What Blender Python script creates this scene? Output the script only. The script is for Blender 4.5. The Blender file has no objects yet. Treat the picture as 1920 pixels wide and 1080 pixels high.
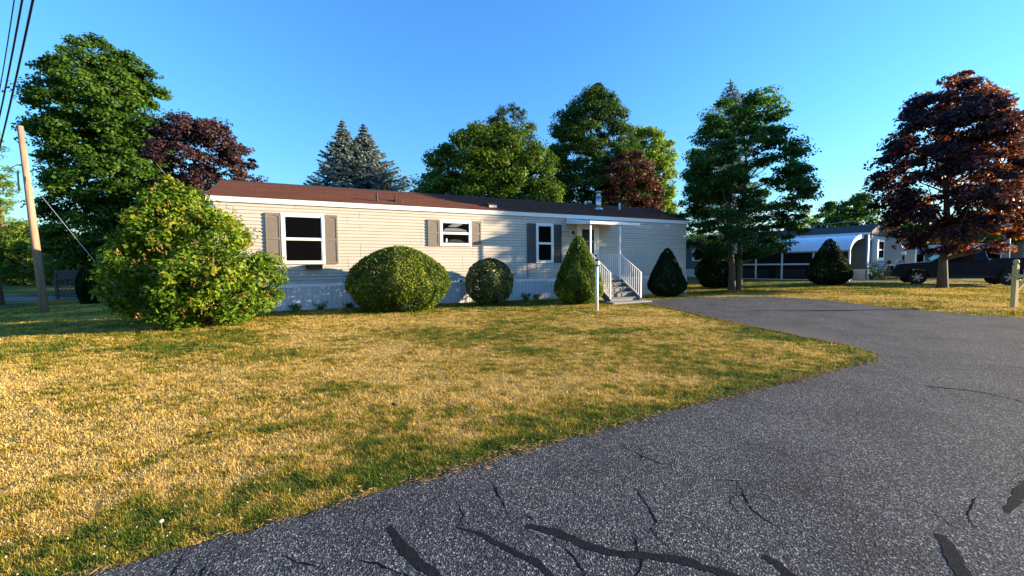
import bpy, bmesh, math, random
import numpy as np
from mathutils import Vector, Matrix
from mathutils.geometry import delaunay_2d_cdt

# ------------------------------------------------------------------ camera, light, exposure
scene = bpy.context.scene
COL = scene.collection
cam_d = bpy.data.cameras.new('camera')
cam = bpy.data.objects.new('camera', cam_d)
COL.objects.link(cam)
cam_d.sensor_width = 36.0
cam_d.lens = 760.0 / 1920.0 * 36.0
cam_d.clip_start = 0.05
cam_d.clip_end = 2000
PITCH, ROLL = math.atan(41 / 760.0), 0.0078
fw = Vector((0, math.cos(PITCH), -math.sin(PITCH)))
u0 = Vector((0, math.sin(PITCH), math.cos(PITCH)))
r0 = Vector((1, 0, 0))
up = u0 * math.cos(ROLL) + r0 * math.sin(ROLL)
rt = r0 * math.cos(ROLL) - u0 * math.sin(ROLL)
m3 = Matrix((rt, up, -fw)).transposed()
cam.matrix_world = Matrix.Translation((0, 0, 1.25)) @ m3.to_4x4()
scene.camera = cam

SUN_EL, SUN_AZ = math.radians(10.0), math.radians(87.5)      # azimuth measured from +Y towards +X
w = bpy.data.worlds.new('World')
scene.world = w
w.use_nodes = True
wn = w.node_tree.nodes
bg = wn['Background']
sky = wn.new('ShaderNodeTexSky')
sky.sky_type = 'NISHITA'
sky.sun_disc = False
sky.sun_elevation = SUN_EL
sky.sun_rotation = SUN_AZ
sky.altitude = 0
sky.air_density = 1.65
sky.dust_density = 0.22
sky.ozone_density = 8.0
hsv = wn.new('ShaderNodeHueSaturation')
hsv.inputs['Saturation'].default_value = 1.0
hsv.inputs['Hue'].default_value = 0.505
w.node_tree.links.new(sky.outputs[0], hsv.inputs['Color'])
w.node_tree.links.new(hsv.outputs[0], bg.inputs['Color'])
bg.inputs['Strength'].default_value = 0.15
sun_d = bpy.data.lights.new('sun', 'SUN')
sun_d.energy = 5.0
sun_d.angle = math.radians(0.53)
sun_d.color = (1.0, 0.80, 0.52)
sun = bpy.data.objects.new('sun', sun_d)
COL.objects.link(sun)
to_sun = Vector((math.sin(SUN_AZ) * math.cos(SUN_EL), math.cos(SUN_AZ) * math.cos(SUN_EL), math.sin(SUN_EL)))
sun.rotation_euler = to_sun.to_track_quat('Z', 'Y').to_euler()
vs = scene.view_settings
vs.view_transform = 'Standard'
vs.look = 'None'
vs.exposure = 1.85
vs.gamma = 1.0
vs.use_curve_mapping = False

# ------------------------------------------------------------------ helpers
rng = np.random.default_rng(7)
random.seed(7)


def tag(o, label=None, cat=None, group=None, kind=None):
    if label: o['label'] = label
    if cat: o['category'] = cat
    if group: o['group'] = group
    if kind: o['kind'] = kind
    return o


def empty(name, loc=(0, 0, 0), rz=0.0, parent=None):
    o = bpy.data.objects.new(name, None)
    o.empty_display_size = 0.2
    COL.objects.link(o)
    o.location = loc
    o.rotation_euler = (0, 0, rz)
    if parent: o.parent = parent
    return o


def thing(name, label, cat, loc=(0, 0, 0), rz=0.0, group=None):
    return tag(empty(name, loc, rz), label, cat, group)


class MB:
    def __init__(self):
        self.v, self.f = [], []

    def poly(self, pts, faces):
        b = len(self.v)
        self.v += [tuple(p) for p in pts]
        self.f += [tuple(i + b for i in f) for f in faces]
        return self

    def box(self, x0, x1, y0, y1, z0, z1):
        return self.poly([(x0, y0, z0), (x1, y0, z0), (x1, y1, z0), (x0, y1, z0), (x0, y0, z1), (x1, y0, z1), (x1, y1, z1), (x0, y1, z1)],
                         [(0, 3, 2, 1), (4, 5, 6, 7), (0, 1, 5, 4), (1, 2, 6, 5), (2, 3, 7, 6), (3, 0, 4, 7)])

    def bar(self, p, q, wd, ht=None, up=(0, 0, 1)):
        ht = ht or wd
        p, q, upv = Vector(p), Vector(q), Vector(up)
        d = (q - p).normalized()
        s = d.cross(upv)
        if s.length < 1e-4: s = d.cross(Vector((1, 0, 0)))
        s.normalize()
        t = s.cross(d)
        c = []
        for b in (p, q):
            for i, j in ((-1, -1), (1, -1), (1, 1), (-1, 1)):
                c.append(b + s * i * wd / 2 + t * j * ht / 2)
        return self.poly(c, [(0, 1, 2, 3), (7, 6, 5, 4), (0, 4, 5, 1), (1, 5, 6, 2), (2, 6, 7, 3), (3, 7, 4, 0)])

    def tube(self, pts, radii, n=8, cap=True):
        pts = [Vector(p) for p in pts]
        if not hasattr(radii, '__len__'): radii = [radii] * len(pts)
        rings = []
        ref = Vector((0.13, 0.31, 0.94))
        for i, p in enumerate(pts):
            d = (pts[min(i + 1, len(pts) - 1)] - pts[max(i - 1, 0)]).normalized()
            s = d.cross(ref)
            if s.length < 0.05: s = d.cross(Vector((1, 0, 0)))
            s.normalize()
            t = d.cross(s)
            rings.append([p + (s * math.cos(a) + t * math.sin(a)) * radii[i] for a in [2 * math.pi * k / n for k in range(n)]])
        b = len(self.v)
        for r in rings: self.v += [tuple(x) for x in r]
        for i in range(len(pts) - 1):
            for k in range(n):
                self.f.append((b + i * n + k, b + i * n + (k + 1) % n, b + (i + 1) * n + (k + 1) % n, b + (i + 1) * n + k))
        if cap:
            self.f.append(tuple(b + k for k in reversed(range(n))))
            self.f.append(tuple(b + (len(pts) - 1) * n + k for k in range(n)))
        return self

    def lathe(self, prof, c=(0, 0, 0), n=16):
        b = len(self.v)
        for (r, z) in prof:
            for k in range(n):
                a = 2 * math.pi * k / n
                self.v.append((c[0] + r * math.cos(a), c[1] + r * math.sin(a), c[2] + z))
        for i in range(len(prof) - 1):
            for k in range(n):
                self.f.append((b + i * n + k, b + i * n + (k + 1) % n, b + (i + 1) * n + (k + 1) % n, b + (i + 1) * n + k))
        self.f.append(tuple(b + k for k in reversed(range(n))))
        self.f.append(tuple(b + (len(prof) - 1) * n + k for k in range(n)))
        return self

    def extrude(self, prof, axis, a0, a1):
        """closed profile of (p, q) pairs pushed along an axis ('x': p=y, q=z; 'y': p=x, q=z; 'z': p=x, q=y)"""
        mk = {'x': lambda a, p, q: (a, p, q), 'y': lambda a, p, q: (p, a, q), 'z': lambda a, p, q: (p, q, a)}[axis]
        n = len(prof)
        pts = [mk(a0, p, q) for p, q in prof] + [mk(a1, p, q) for p, q in prof]
        fs = [(i, (i + 1) % n, n + (i + 1) % n, n + i) for i in range(n)]
        fs += [tuple(reversed(range(n))), tuple(range(n, 2 * n))]
        return self.poly(pts, fs)

    def mesh(self, name, mat, smooth=False):
        me = bpy.data.meshes.new(name)
        me.from_pydata([tuple(map(float, p)) for p in self.v], [], self.f)
        bm = bmesh.new()
        bm.from_mesh(me)
        bmesh.ops.recalc_face_normals(bm, faces=bm.faces)
        bm.to_mesh(me)
        bm.free()
        if mat: me.materials.append(mat)
        if smooth:
            for p in me.polygons: p.use_smooth = True
        return me

    def build(self, name, mat, parent=None, smooth=False, bevel=0.0, kind=None, label=None):
        o = bpy.data.objects.new(name, self.mesh(name, mat, smooth))
        COL.objects.link(o)
        if parent: o.parent = parent
        if bevel:
            md = o.modifiers.new('bevel', 'BEVEL')
            md.width = bevel
            md.segments = 2
            md.limit_method = 'ANGLE'
        if kind: o['kind'] = kind
        if label: o['label'] = label
        return o


def np_mesh(name, V, F, mat, parent=None, tint=None, attrs=None, smooth=False):
    V = np.asarray(V, np.float32)
    F = np.asarray(F, np.int32)
    me = bpy.data.meshes.new(name)
    me.vertices.add(len(V))
    me.vertices.foreach_set('co', V.ravel())
    k = F.shape[1]
    me.loops.add(F.size)
    me.loops.foreach_set('vertex_index', F.ravel())
    me.polygons.add(len(F))
    me.polygons.foreach_set('loop_start', np.arange(0, F.size, k, dtype=np.int32))
    if smooth:
        me.polygons.foreach_set('use_smooth', np.ones(len(F), bool))
    for nm, arr in (attrs or {}).items():
        a = me.attributes.new(nm, 'FLOAT', 'POINT')
        a.data.foreach_set('value', np.asarray(arr, np.float32))
    if tint is not None:
        a = me.attributes.new('tint', 'FLOAT', 'POINT')
        a.data.foreach_set('value', np.asarray(tint, np.float32))
    me.update(calc_edges=True)
    me.materials.append(mat)
    o = bpy.data.objects.new(name, me)
    COL.objects.link(o)
    if parent: o.parent = parent
    return o


_lat = np.random.default_rng(3).random((256, 256))


def vnoise(x, y):
    xi, yi = np.floor(x).astype(int), np.floor(y).astype(int)
    xf, yf = x - xi, y - yi
    xf, yf = xf * xf * (3 - 2 * xf), yf * yf * (3 - 2 * yf)
    g = lambda a, b: _lat[a % 256, b % 256]
    return (g(xi, yi) * (1 - xf) + g(xi + 1, yi) * xf) * (1 - yf) + (g(xi, yi + 1) * (1 - xf) + g(xi + 1, yi + 1) * xf) * yf


def fbm(x, y, o=4):
    s, a, t = 0, 0.5, 0
    for i in range(o):
        s = s + a * vnoise(x * 2 ** i + 17.3 * i, y * 2 ** i + 5.1 * i)
        t += a
        a *= 0.5
    return s / t


def sst(a, b, x):
    t = np.clip((x - a) / (b - a), 0, 1)
    return t * t * (3 - 2 * t)


# house frame
HA = np.array([-8.10, 11.12])
HD = np.array([0.91, 0.415]); HD /= np.linalg.norm(HD)
HN = np.array([HD[1], -HD[0]])
HANG = math.atan2(HD[1], HD[0])
HLEN = 17.55


def ground(x, y):
    x, y = np.asarray(x, float), np.asarray(y, float)
    s = (x + 8.06) * HN[0] + (y - 11.01) * HN[1]
    return -.22 * sst(2, 12.5, s) + .15 * sst(8, 17, x) * sst(6, 14, y) - .28 * sst(9, 17, -x)


def gz(x, y):
    return float(ground(x, y))


# ------------------------------------------------------------------ materials
def new_mat(name):
    m = bpy.data.materials.new(name)
    m.use_nodes = True
    nt = m.node_tree
    return m, nt, nt.nodes['Principled BSDF']


def ramp(nt, stops, fac):
    r = nt.nodes.new('ShaderNodeValToRGB')
    e = r.color_ramp.elements
    while len(e) < len(stops): e.new(0.5)
    for i, (p, c) in enumerate(stops):
        e[i].position = p
        e[i].color = (*c, 1)
    nt.links.new(fac, r.inputs[0])
    return r.outputs[0]


def noise(nt, scale, detail=3, rough=0.55, coord='Object', stretch=None):
    tc = nt.nodes.new('ShaderNodeTexCoord')
    n = nt.nodes.new('ShaderNodeTexNoise')
    n.inputs['Scale'].default_value = scale
    n.inputs['Detail'].default_value = detail
    n.inputs['Roughness'].default_value = rough
    if stretch:
        mp = nt.nodes.new('ShaderNodeMapping')
        mp.inputs['Scale'].default_value = stretch
        nt.links.new(tc.outputs[coord], mp.inputs[0])
        nt.links.new(mp.outputs[0], n.inputs['Vector'])
    else:
        nt.links.new(tc.outputs[coord], n.inputs['Vector'])
    return n.outputs['Fac']


def bump(nt, bsdf, h, strength, dist):
    b = nt.nodes.new('ShaderNodeBump')
    b.inputs['Strength'].default_value = strength
    b.inputs['Distance'].default_value = dist
    nt.links.new(h, b.inputs['Height'])
    nt.links.new(b.outputs[0], bsdf.inputs['Normal'])


def plain(name, c, rough=0.6, var=0.12, scale=6.0, metal=0.0, spec=0.4, bmp=0.0, bscale=40, stretch=None, rnd=0.0):
    m, nt, b = new_mat(name)
    n = noise(nt, scale, 4, stretch=stretch)
    lo = tuple(max(0, x * (1 - var)) for x in c)
    hi = tuple(min(1, x * (1 + var)) for x in c)
    col = ramp(nt, [(0.3, lo), (0.7, hi)], n)
    if rnd:
        oi = nt.nodes.new('ShaderNodeObjectInfo')
        mr = nt.nodes.new('ShaderNodeMapRange')
        mr.inputs['To Min'].default_value = 1 - rnd
        mr.inputs['To Max'].default_value = 1 + rnd
        nt.links.new(oi.outputs['Random'], mr.inputs[0])
        hs = nt.nodes.new('ShaderNodeHueSaturation')
        nt.links.new(mr.outputs[0], hs.inputs['Value'])
        nt.links.new(col, hs.inputs['Color'])
        col = hs.outputs[0]
    nt.links.new(col, b.inputs['Base Color'])
    b.inputs['Roughness'].default_value = rough
    b.inputs['Metallic'].default_value = metal
    b.inputs['Specular IOR Level'].default_value = spec
    if bmp:
        bump(nt, b, noise(nt, bscale, 3, stretch=stretch), bmp, 0.01)
    return m


def leaf_mat(name, stops, trans=0.35, rough=0.55, tcol=None, spec=0.15):
    m, nt, b = new_mat(name)
    at = nt.nodes.new('ShaderNodeAttribute')
    at.attribute_name = 'tint'
    col = ramp(nt, stops, at.outputs['Fac'])
    nt.links.new(col, b.inputs['Base Color'])
    b.inputs['Roughness'].default_value = rough
    b.inputs['Specular IOR Level'].default_value = spec
    tr = nt.nodes.new('ShaderNodeBsdfTranslucent')
    mx = nt.nodes.new('ShaderNodeMixShader')
    mul = nt.nodes.new('ShaderNodeMixRGB')
    mul.blend_type = 'MULTIPLY'
    mul.inputs[0].default_value = 1
    nt.links.new(col, mul.inputs[1])
    mul.inputs[2].default_value = (*(tcol or (1.3, 1.4, 0.6)), 1)
    nt.links.new(mul.outputs[0], tr.inputs['Color'])
    mx.inputs[0].default_value = trans
    out = nt.nodes['Material Output']
    nt.links.new(b.outputs[0], mx.inputs[1])
    nt.links.new(tr.outputs[0], mx.inputs[2])
    nt.links.new(mx.outputs[0], out.inputs['Surface'])
    return m


def glass_mat(name, tint=(0.3, 0.32, 0.34), through=0.5, rough=0.03, spec=0.5):
    m, nt, b = new_mat(name)
    b.inputs['Base Color'].default_value = (0.012, 0.012, 0.014, 1)
    b.inputs['Roughness'].default_value = rough
    b.inputs['Specular IOR Level'].default_value = spec
    tr = nt.nodes.new('ShaderNodeBsdfTransparent')
    tr.inputs['Color'].default_value = (*tint, 1)
    mx = nt.nodes.new('ShaderNodeMixShader')
    mx.inputs[0].default_value = through
    nt.links.new(b.outputs[0], mx.inputs[1])
    nt.links.new(tr.outputs[0], mx.inputs[2])
    nt.links.new(mx.outputs[0], nt.nodes['Material Output'].inputs['Surface'])
    return m


M = {}
M['siding'] = plain('siding_vinyl', (0.47, 0.425, 0.36), 0.42, 0.05, 1.2, rnd=0.035, bmp=0.05, bscale=25, stretch=(1, 1, 8))
M['wall_core'] = plain('wall_core', (0.45, 0.42, 0.37), 0.7)
M['white'] = plain('white_paint', (0.78, 0.77, 0.74), 0.42, 0.04, 5)
M['white_metal'] = plain('white_metal', (0.74, 0.74, 0.73), 0.35, 0.05, 4)
M['skirt'] = plain('skirting_vinyl', (0.62, 0.63, 0.64), 0.45, 0.06, 3, rnd=0.04)
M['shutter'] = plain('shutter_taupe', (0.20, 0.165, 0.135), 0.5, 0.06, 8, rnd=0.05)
M['shutter_shaded'] = plain('shutter_taupe_shaded', (0.055, 0.05, 0.052), 0.5, 0.06, 8)  # same taupe shutters, with the tree shade put into the colour
M['shingle'] = plain('shingle_brown', (0.13, 0.052, 0.033), 0.95, 0.35, 60, rnd=0.13, bmp=0.5, bscale=250, spec=.08)
M['roof_deck'] = plain('roof_deck', (0.03, 0.016, 0.012), 0.9)
M['ridge'] = plain('ridge_cap', (0.05, 0.03, 0.025), 0.85, 0.2, 30)
M['black'] = plain('black_plastic', (0.012, 0.012, 0.013), 0.45)
M['dark_in'] = plain('interior_dark', (0.004, 0.0034, 0.0032), 1.0, 0.4, 3, spec=0.0)
M['curtain'] = plain('pale_curtain', (0.70, 0.72, 0.74), 0.9, 0.25, 9, stretch=(1, 1, 6))
M['glass'] = glass_mat('window_glass', (0.62, 0.62, 0.64), 0.8, spec=0.05)
M['screen'] = glass_mat('insect_screen', (0.6, 0.6, 0.6), 0.55, 0.6, 0.2)
M['tread'] = plain('step_grey', (0.13, 0.135, 0.14), 0.6, 0.15, 10)
M['galv'] = plain('galvanised_steel', (0.55, 0.56, 0.58), 0.28, 0.12, 8, metal=0.9)
M['pvc'] = plain('pvc_pipe', (0.72, 0.70, 0.66), 0.4)
M['concrete'] = plain('concrete', (0.24, 0.235, 0.225), 0.85, 0.12, 12, bmp=0.2)
M['bark'] = plain('bark_grey', (0.115, 0.09, 0.07), 0.9, 0.35, 9, bmp=0.7, bscale=30, stretch=(2, 2, 0.4))
M['bark_brown'] = plain('bark_brown', (0.12, 0.075, 0.05), 0.9, 0.3, 9, bmp=0.6, bscale=30, stretch=(2, 2, 0.4))
M['pole'] = plain('pole_wood', (0.30, 0.185, 0.125), 0.85, 0.3, 5, bmp=0.4, bscale=18, stretch=(3, 3, 0.15))
M['wood'] = plain('treated_pine', (0.52, 0.36, 0.13), 0.65, 0.16, 7, bmp=0.2, bscale=25, stretch=(3, 3, 0.3))
M['dark_wood'] = plain('weathered_wood', (0.06, 0.05, 0.05), 0.85, 0.3, 10)
M['wire'] = plain('cable_black', (0.02, 0.02, 0.025), 0.6)
M['steel_wire'] = plain('guy_steel', (0.5, 0.5, 0.5), 0.4, metal=0.6)
M['n_siding'] = plain('blue_grey_siding', (0.17, 0.27, 0.37), 0.5, 0.06, 2)
M['n_dark'] = plain('dark_teal_siding', (0.05, 0.10, 0.13), 0.5, 0.06, 2)
M['n_roof'] = plain('dark_roof', (0.035, 0.032, 0.035), 0.85, 0.2, 20)
M['awning'] = plain('white_aluminium', (0.84, 0.86, 0.88), 0.3, 0.04, 3, rnd=0.03)
M['beige'] = plain('beige_siding', (0.33, 0.29, 0.26), 0.6, 0.06, 2)
M['truck'] = plain('truck_paint', (0.007, 0.012, 0.028), 0.2, 0.05, 2, metal=0.0, spec=0.12)
M['truck_trim'] = plain('truck_trim', (0.012, 0.012, 0.013), 0.55)
M['rubber'] = plain('rubber', (0.014, 0.014, 0.014), 0.85)
M['rim'] = plain('alloy_rim', (0.3, 0.3, 0.32), 0.3, metal=0.85)
M['lamp_glass'] = plain('headlamp_glass', (0.55, 0.58, 0.6), 0.15, metal=0.4)
M['auto_glass'] = glass_mat('auto_glass', (0.45, 0.55, 0.5), 0.6, 0.02, 0.6)
M['white_box'] = plain('mailbox_white', (0.70, 0.70, 0.71), 0.4)
M['grey_post'] = plain('grey_post', (0.25, 0.27, 0.30), 0.6)
M['globe'] = plain('frosted_globe', (0.72, 0.68, 0.58), 0.2)
M['red_paint'] = plain('red_paint', (0.28, 0.02, 0.02), 0.35)
M['far_roof'] = plain('pale_roof', (0.16, 0.20, 0.26), 0.7)
M['tar'] = plain('tar_seal', (0.018, 0.018, 0.0185), 0.85, 0.3, 30, bmp=0.3, bscale=80, spec=0.05)
M['crack'] = plain('crack_dark', (0.009, 0.008, 0.007), 0.95, spec=0.02)
M['flower'] = plain('clover_white', (0.42, 0.38, 0.28), 0.8)
M['stem'] = plain('dry_stem', (0.24, 0.19, 0.07), 0.8)
M['dead_leaf'] = plain('dead_leaf', (0.03, 0.02, 0.013), 0.8)

G1, G2, G3 = (0.022, 0.055, 0.010), (0.050, 0.105, 0.018), (0.095, 0.16, 0.03)
L = {}
L['maple'] = leaf_mat('leaves_maple', [(0, (0.013, 0.038, 0.006)), (0.5, (0.046, 0.106, 0.013)), (1, (0.10, 0.175, 0.02))], 0.32)
L['round'] = leaf_mat('leaves_round', [(0, (0.018, 0.043, 0.005)), (0.5, (0.060, 0.112, 0.010)), (1, (0.13, 0.19, 0.016))], 0.32)
L['tall'] = leaf_mat('leaves_tall', [(0, (0.014, 0.038, 0.010)), (0.5, (0.044, 0.092, 0.017)), (1, (0.09, 0.16, 0.028))], 0.3)
L['pine'] = leaf_mat('needles_pine', [(0, (0.028, 0.05, 0.02)), (0.5, (0.055, 0.09, 0.032)), (1, (0.09, 0.12, 0.045))], 0.2)
L['light'] = leaf_mat('leaves_light', [(0, (0.07, 0.12, 0.02)), (0.5, (0.15, 0.23, 0.04)), (1, (0.22, 0.30, 0.06))], 0.5)
L['spruce'] = leaf_mat('needles_blue', [(0, (0.06, 0.085, 0.08)), (0.5, (0.15, 0.195, 0.19)), (1, (0.33, 0.38, 0.38))], 0.12)
L['purple'] = leaf_mat('leaves_purple', [(0, (0.022, 0.011, 0.013)), (0.5, (0.046, 0.021, 0.023)), (1, (0.078, 0.036, 0.034))], 0.2, tcol=(1.5, 1.0, 0.8), spec=.3)
L['copper'] = leaf_mat('leaves_copper', [(0, (0.028, 0.014, 0.022)), (0.5, (0.060, 0.026, 0.034)), (0.75, (0.12, 0.045, 0.030)), (1, (0.22, 0.095, 0.028))], 0.42, tcol=(1.8, 1.3, 0.7), spec=.4)
L['rust'] = leaf_mat('leaves_rust', [(0, (0.026, 0.013, 0.010)), (0.5, (0.070, 0.032, 0.02)), (1, (0.14, 0.065, 0.032))], 0.25, tcol=(1.5, 1.1, 0.8))
L['near'] = leaf_mat('leaves_magnolia', [(0, (0.013, 0.042, 0.014)), (0.5, (0.036, 0.098, 0.024)), (1, (0.085, 0.175, 0.026))], 0.36, tcol=(1.5, 1.6, 0.6))
L['lilac'] = leaf_mat('leaves_lilac', [(0, (0.028, 0.068, 0.007)), (0.5, (0.10, 0.175, 0.013)), (0.85, (0.21, 0.275, 0.02)), (1, (0.30, 0.23, 0.038))], 0.34, tcol=(1.3, 1.35, 0.4))
L['seed'] = leaf_mat('seed_heads', [(0, (0.16, 0.10, 0.03)), (1, (0.34, 0.24, 0.06))], 0.2, tcol=(1.2, 1.1, 0.6))
L['box'] = leaf_mat('leaves_boxwood', [(0, (0.020, 0.046, 0.006)), (0.5, (0.085, 0.138, 0.010)), (1, (0.22, 0.25, 0.017))], 0.28, tcol=(1.3, 1.3, 0.4), spec=0.25)
L['holly'] = leaf_mat('leaves_holly', [(0, (0.03, 0.05, 0.010)), (0.55, (0.10, 0.125, 0.022)), (1, (0.36, 0.32, 0.10))], 0.2, rough=0.3, tcol=(1.2, 1.2, 0.5), spec=0.5)
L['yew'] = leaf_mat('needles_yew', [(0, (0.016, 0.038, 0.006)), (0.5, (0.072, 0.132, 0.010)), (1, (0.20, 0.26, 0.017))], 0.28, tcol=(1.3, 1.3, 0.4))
L['yew_shaded'] = leaf_mat('needles_shaded', [(0, (0.006, 0.014, 0.005)), (0.5, (0.013, 0.028, 0.008)), (1, (0.028, 0.052, 0.012))], 0.1, spec=.08)  # darker yew copy; the shade on these shrubs is in its colour
L['hedge'] = leaf_mat('leaves_hedge', [(0, (0.05, 0.09, 0.014)), (0.5, (0.11, 0.17, 0.022)), (1, (0.2, 0.26, 0.04))], 0.35)
L['weed'] = leaf_mat('leaves_weed', [(0, (0.04, 0.08, 0.014)), (1, (0.15, 0.2, 0.03))], 0.35)
DRY_STOPS = [(0.0, (0.075, 0.125, 0.014)), (0.22, (0.165, 0.195, 0.024)), (0.42, (0.31, 0.26, 0.036)), (0.64, (0.49, 0.338, 0.060)), (0.82, (0.63, 0.43, 0.11)), (1.0, (0.74, 0.54, 0.20))]
L['grass'] = leaf_mat('grass_blades', DRY_STOPS, 0.3, rough=0.6, tcol=(1.15, 1.1, 0.6))
L['thatch'] = leaf_mat('dry_thatch', [(0, (0.16, 0.085, 0.035)), (0.6, (0.36, 0.235, 0.10)), (1, (0.5, 0.36, 0.17))], 0.15, rough=0.8)

# ------------------------------------------------------------------ ground, road and paths
ROAD_EDGE = [(-9.0, -1.99), (-2.03, 1.85), (-0.05, 3.03), (1.86, 4.11), (4.3, 5.36), (5.42, 5.97), (5.76, 6.35), (5.82, 6.9), (5.6, 7.67), (5.25, 8.95), (4.86, 10.82), (4.35, 13.2)]
FAR_EDGE = [(4.35, 13.2), (4.1, 14.05), (4.9, 14.45), (6.2, 15.0), (7.49, 15.35), (8.7, 15.62), (9.66, 15.55), (10.2, 15.0), (10.67, 14.18), (11.38, 11.64), (11.9, 10.6), (12.67, 9.97), (14.2, 10.35), (20, 13.4), (44, 26.5)]


def densify(pts, step, jit, seed):
    r = np.random.default_rng(seed)
    out = []
    for (a, b) in zip(pts[:-1], pts[1:]):
        a, b = np.array(a), np.array(b)
        n = max(1, int(np.linalg.norm(b - a) / step))
        nn = np.array([-(b - a)[1], (b - a)[0]]) / np.linalg.norm(b - a)
        for k in range(n):
            out.append(a + (b - a) * k / n + nn * r.normal(0, jit))
    out.append(np.array(pts[-1]))
    return out


edge_a = densify(ROAD_EDGE, 0.09, 0.021, 1)
edge_b = densify(FAR_EDGE, 0.14, 0.018, 2)
road_poly = edge_a + edge_b[1:] + [np.array(p) for p in [(60, 10), (30, -25), (-12, -25)]]
EDGE_NEAR = np.array(edge_a)
EDGE_FAR = np.array(edge_b)


def in_poly(x, y, poly):
    x, y = np.asarray(x), np.asarray(y)
    c = np.zeros(x.shape, bool)
    P = np.array(poly)
    for (x1, y1), (x2, y2) in zip(P, np.roll(P, -1, 0)):
        if y1 == y2: continue
        k = ((y1 > y) != (y2 > y)) & (x < (x2 - x1) * (y - y1) / (y2 - y1) + x1)
        c ^= k
    return c


def edge_dist(x, y, E):
    d = np.full(x.shape, 1e9)
    A, B = E[:-1:3], E[3::3]
    n = min(len(A), len(B))
    for a, b in zip(A[:n], B[:n]):
        ab = b - a
        t = np.clip(((x - a[0]) * ab[0] + (y - a[1]) * ab[1]) / (ab @ ab), 0, 1)
        d = np.minimum(d, np.hypot(x - a[0] - t * ab[0], y - a[1] - t * ab[1]))
    return d


SIMPLE_POLY = [tuple(p) for p in ROAD_EDGE + FAR_EDGE[1:]] + [(60, 10), (30, -25), (-12, -25)]
RE, FE = np.array(densify(ROAD_EDGE, 0.5, 0, 1)), np.array(densify(FAR_EDGE, 0.8, 0, 1))


def dryness(x, y):
    """0 = lush green, 1 = straw; where the lawn has dried out"""
    n1 = fbm(x * 0.42 + 3.7, y * 0.60 + 1.2, 4)
    n2 = fbm(x * 1.9 + 40, y * 2.6 + 11, 3)
    n3 = fbm(x * 10 + 9, y * 13 + 21, 3)
    n4 = fbm(x * 1.05 + 71, y * 1.5 + 33, 3)
    d = 0.735 + (n1 - 0.5) * 1.25 + (n2 - 0.5) * 0.8 + (n3 - 0.5) * 1.5 - 0.2 * sst(.50, .74, n4)
    de = edge_dist(x, y, RE)
    road_like = (x < 5.3) & (y < 6.2)
    g = np.where(road_like, sst(0.75, 0.08, de + (n2 - 0.5) * 0.7), 0.8 * sst(1.1, 0.1, de + (n2 - .5) * 0.9))
    d = d - 0.46 * g * (0.65 + 0.7 * n2)
    d = d - 0.14 * sst(1.2, 0.1, np.hypot((x + 6.9) / 2.4, (y - 8.3) / 1.6) - 0.6)     # greener round the lilac
    s = (x - HA[0]) * HN[0] + (y - HA[1]) * HN[1]
    d = d - 0.35 * sst(2.6, 0.6, s) * (x > -9)                                         # and along the house
    d = d - 0.15 * sst(-8.5, -11, x)
    d = d - 0.14 * sst(9.0, 10.5, x) * sst(13.5, 18, y)
    d = d - 0.22 * sst(10.0, 11, x) * sst(1.2, 0.2, edge_dist(x, y, FE))
    return np.clip(d, 0.03, 0.98)


def axis(segs):
    out = [segs[0][0]]
    for a, b, st in segs:
        n = max(1, int(round((b - a) / st)))
        out += [a + (b - a) * (k + 1) / n for k in range(n)]
    return np.array(out)


gx = axis([(-400, -60, 40), (-60, -30, 2), (-30, -12, 0.5), (-12, 12, 0.14), (12, 30, 0.4), (30, 60, 2), (60, 400, 40)])
gy = axis([(-300, -20, 40), (-20, 0, 1), (0, 16, 0.12), (16, 30, 0.5), (30, 60, 2), (60, 500, 40)])
XX, YY = np.meshgrid(gx, gy)
ZZ = ground(XX, YY) - 0.004
V = np.stack([XX.ravel(), YY.ravel(), ZZ.ravel()], 1)
nx, ny = len(gx), len(gy)
I = (np.arange(ny - 1)[:, None] * nx + np.arange(nx - 1)[None, :]).ravel()
F = np.stack([I, I + 1, I + nx + 1, I + nx], 1)


def lawn_mat():
    m, nt, b = new_mat('lawn_soil')
    at = nt.nodes.new('ShaderNodeAttribute')
    at.attribute_name = 'tint'
    nf = noise(nt, 55, 4, 0.7)
    mth = nt.nodes.new('ShaderNodeMath'); mth.operation = 'MULTIPLY_ADD'
    sub = nt.nodes.new('ShaderNodeMath'); sub.operation = 'SUBTRACT'
    nt.links.new(nf, sub.inputs[0]); sub.inputs[1].default_value = 0.5
    nt.links.new(sub.outputs[0], mth.inputs[0]); mth.inputs[1].default_value = 0.55
    nt.links.new(at.outputs['Fac'], mth.inputs[2])
    col = ramp(nt, [(p, tuple(0.46 * v for v in c)) for p, c in DRY_STOPS], mth.outputs[0])
    nt.links.new(col, b.inputs['Base Color'])
    b.inputs['Roughness'].default_value = 0.95
    b.inputs['Specular IOR Level'].default_value = 0.1
    bump(nt, b, noise(nt, 38, 5, 0.75), 0.9, 0.05)
    return m


lawn = np_mesh('lawn_ground', V, F, lawn_mat(), tint=dryness(XX.ravel(), YY.ravel()), smooth=True)
tag(lawn, 'patchy straw coloured lawn and the ground around it', kind='structure')


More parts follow.
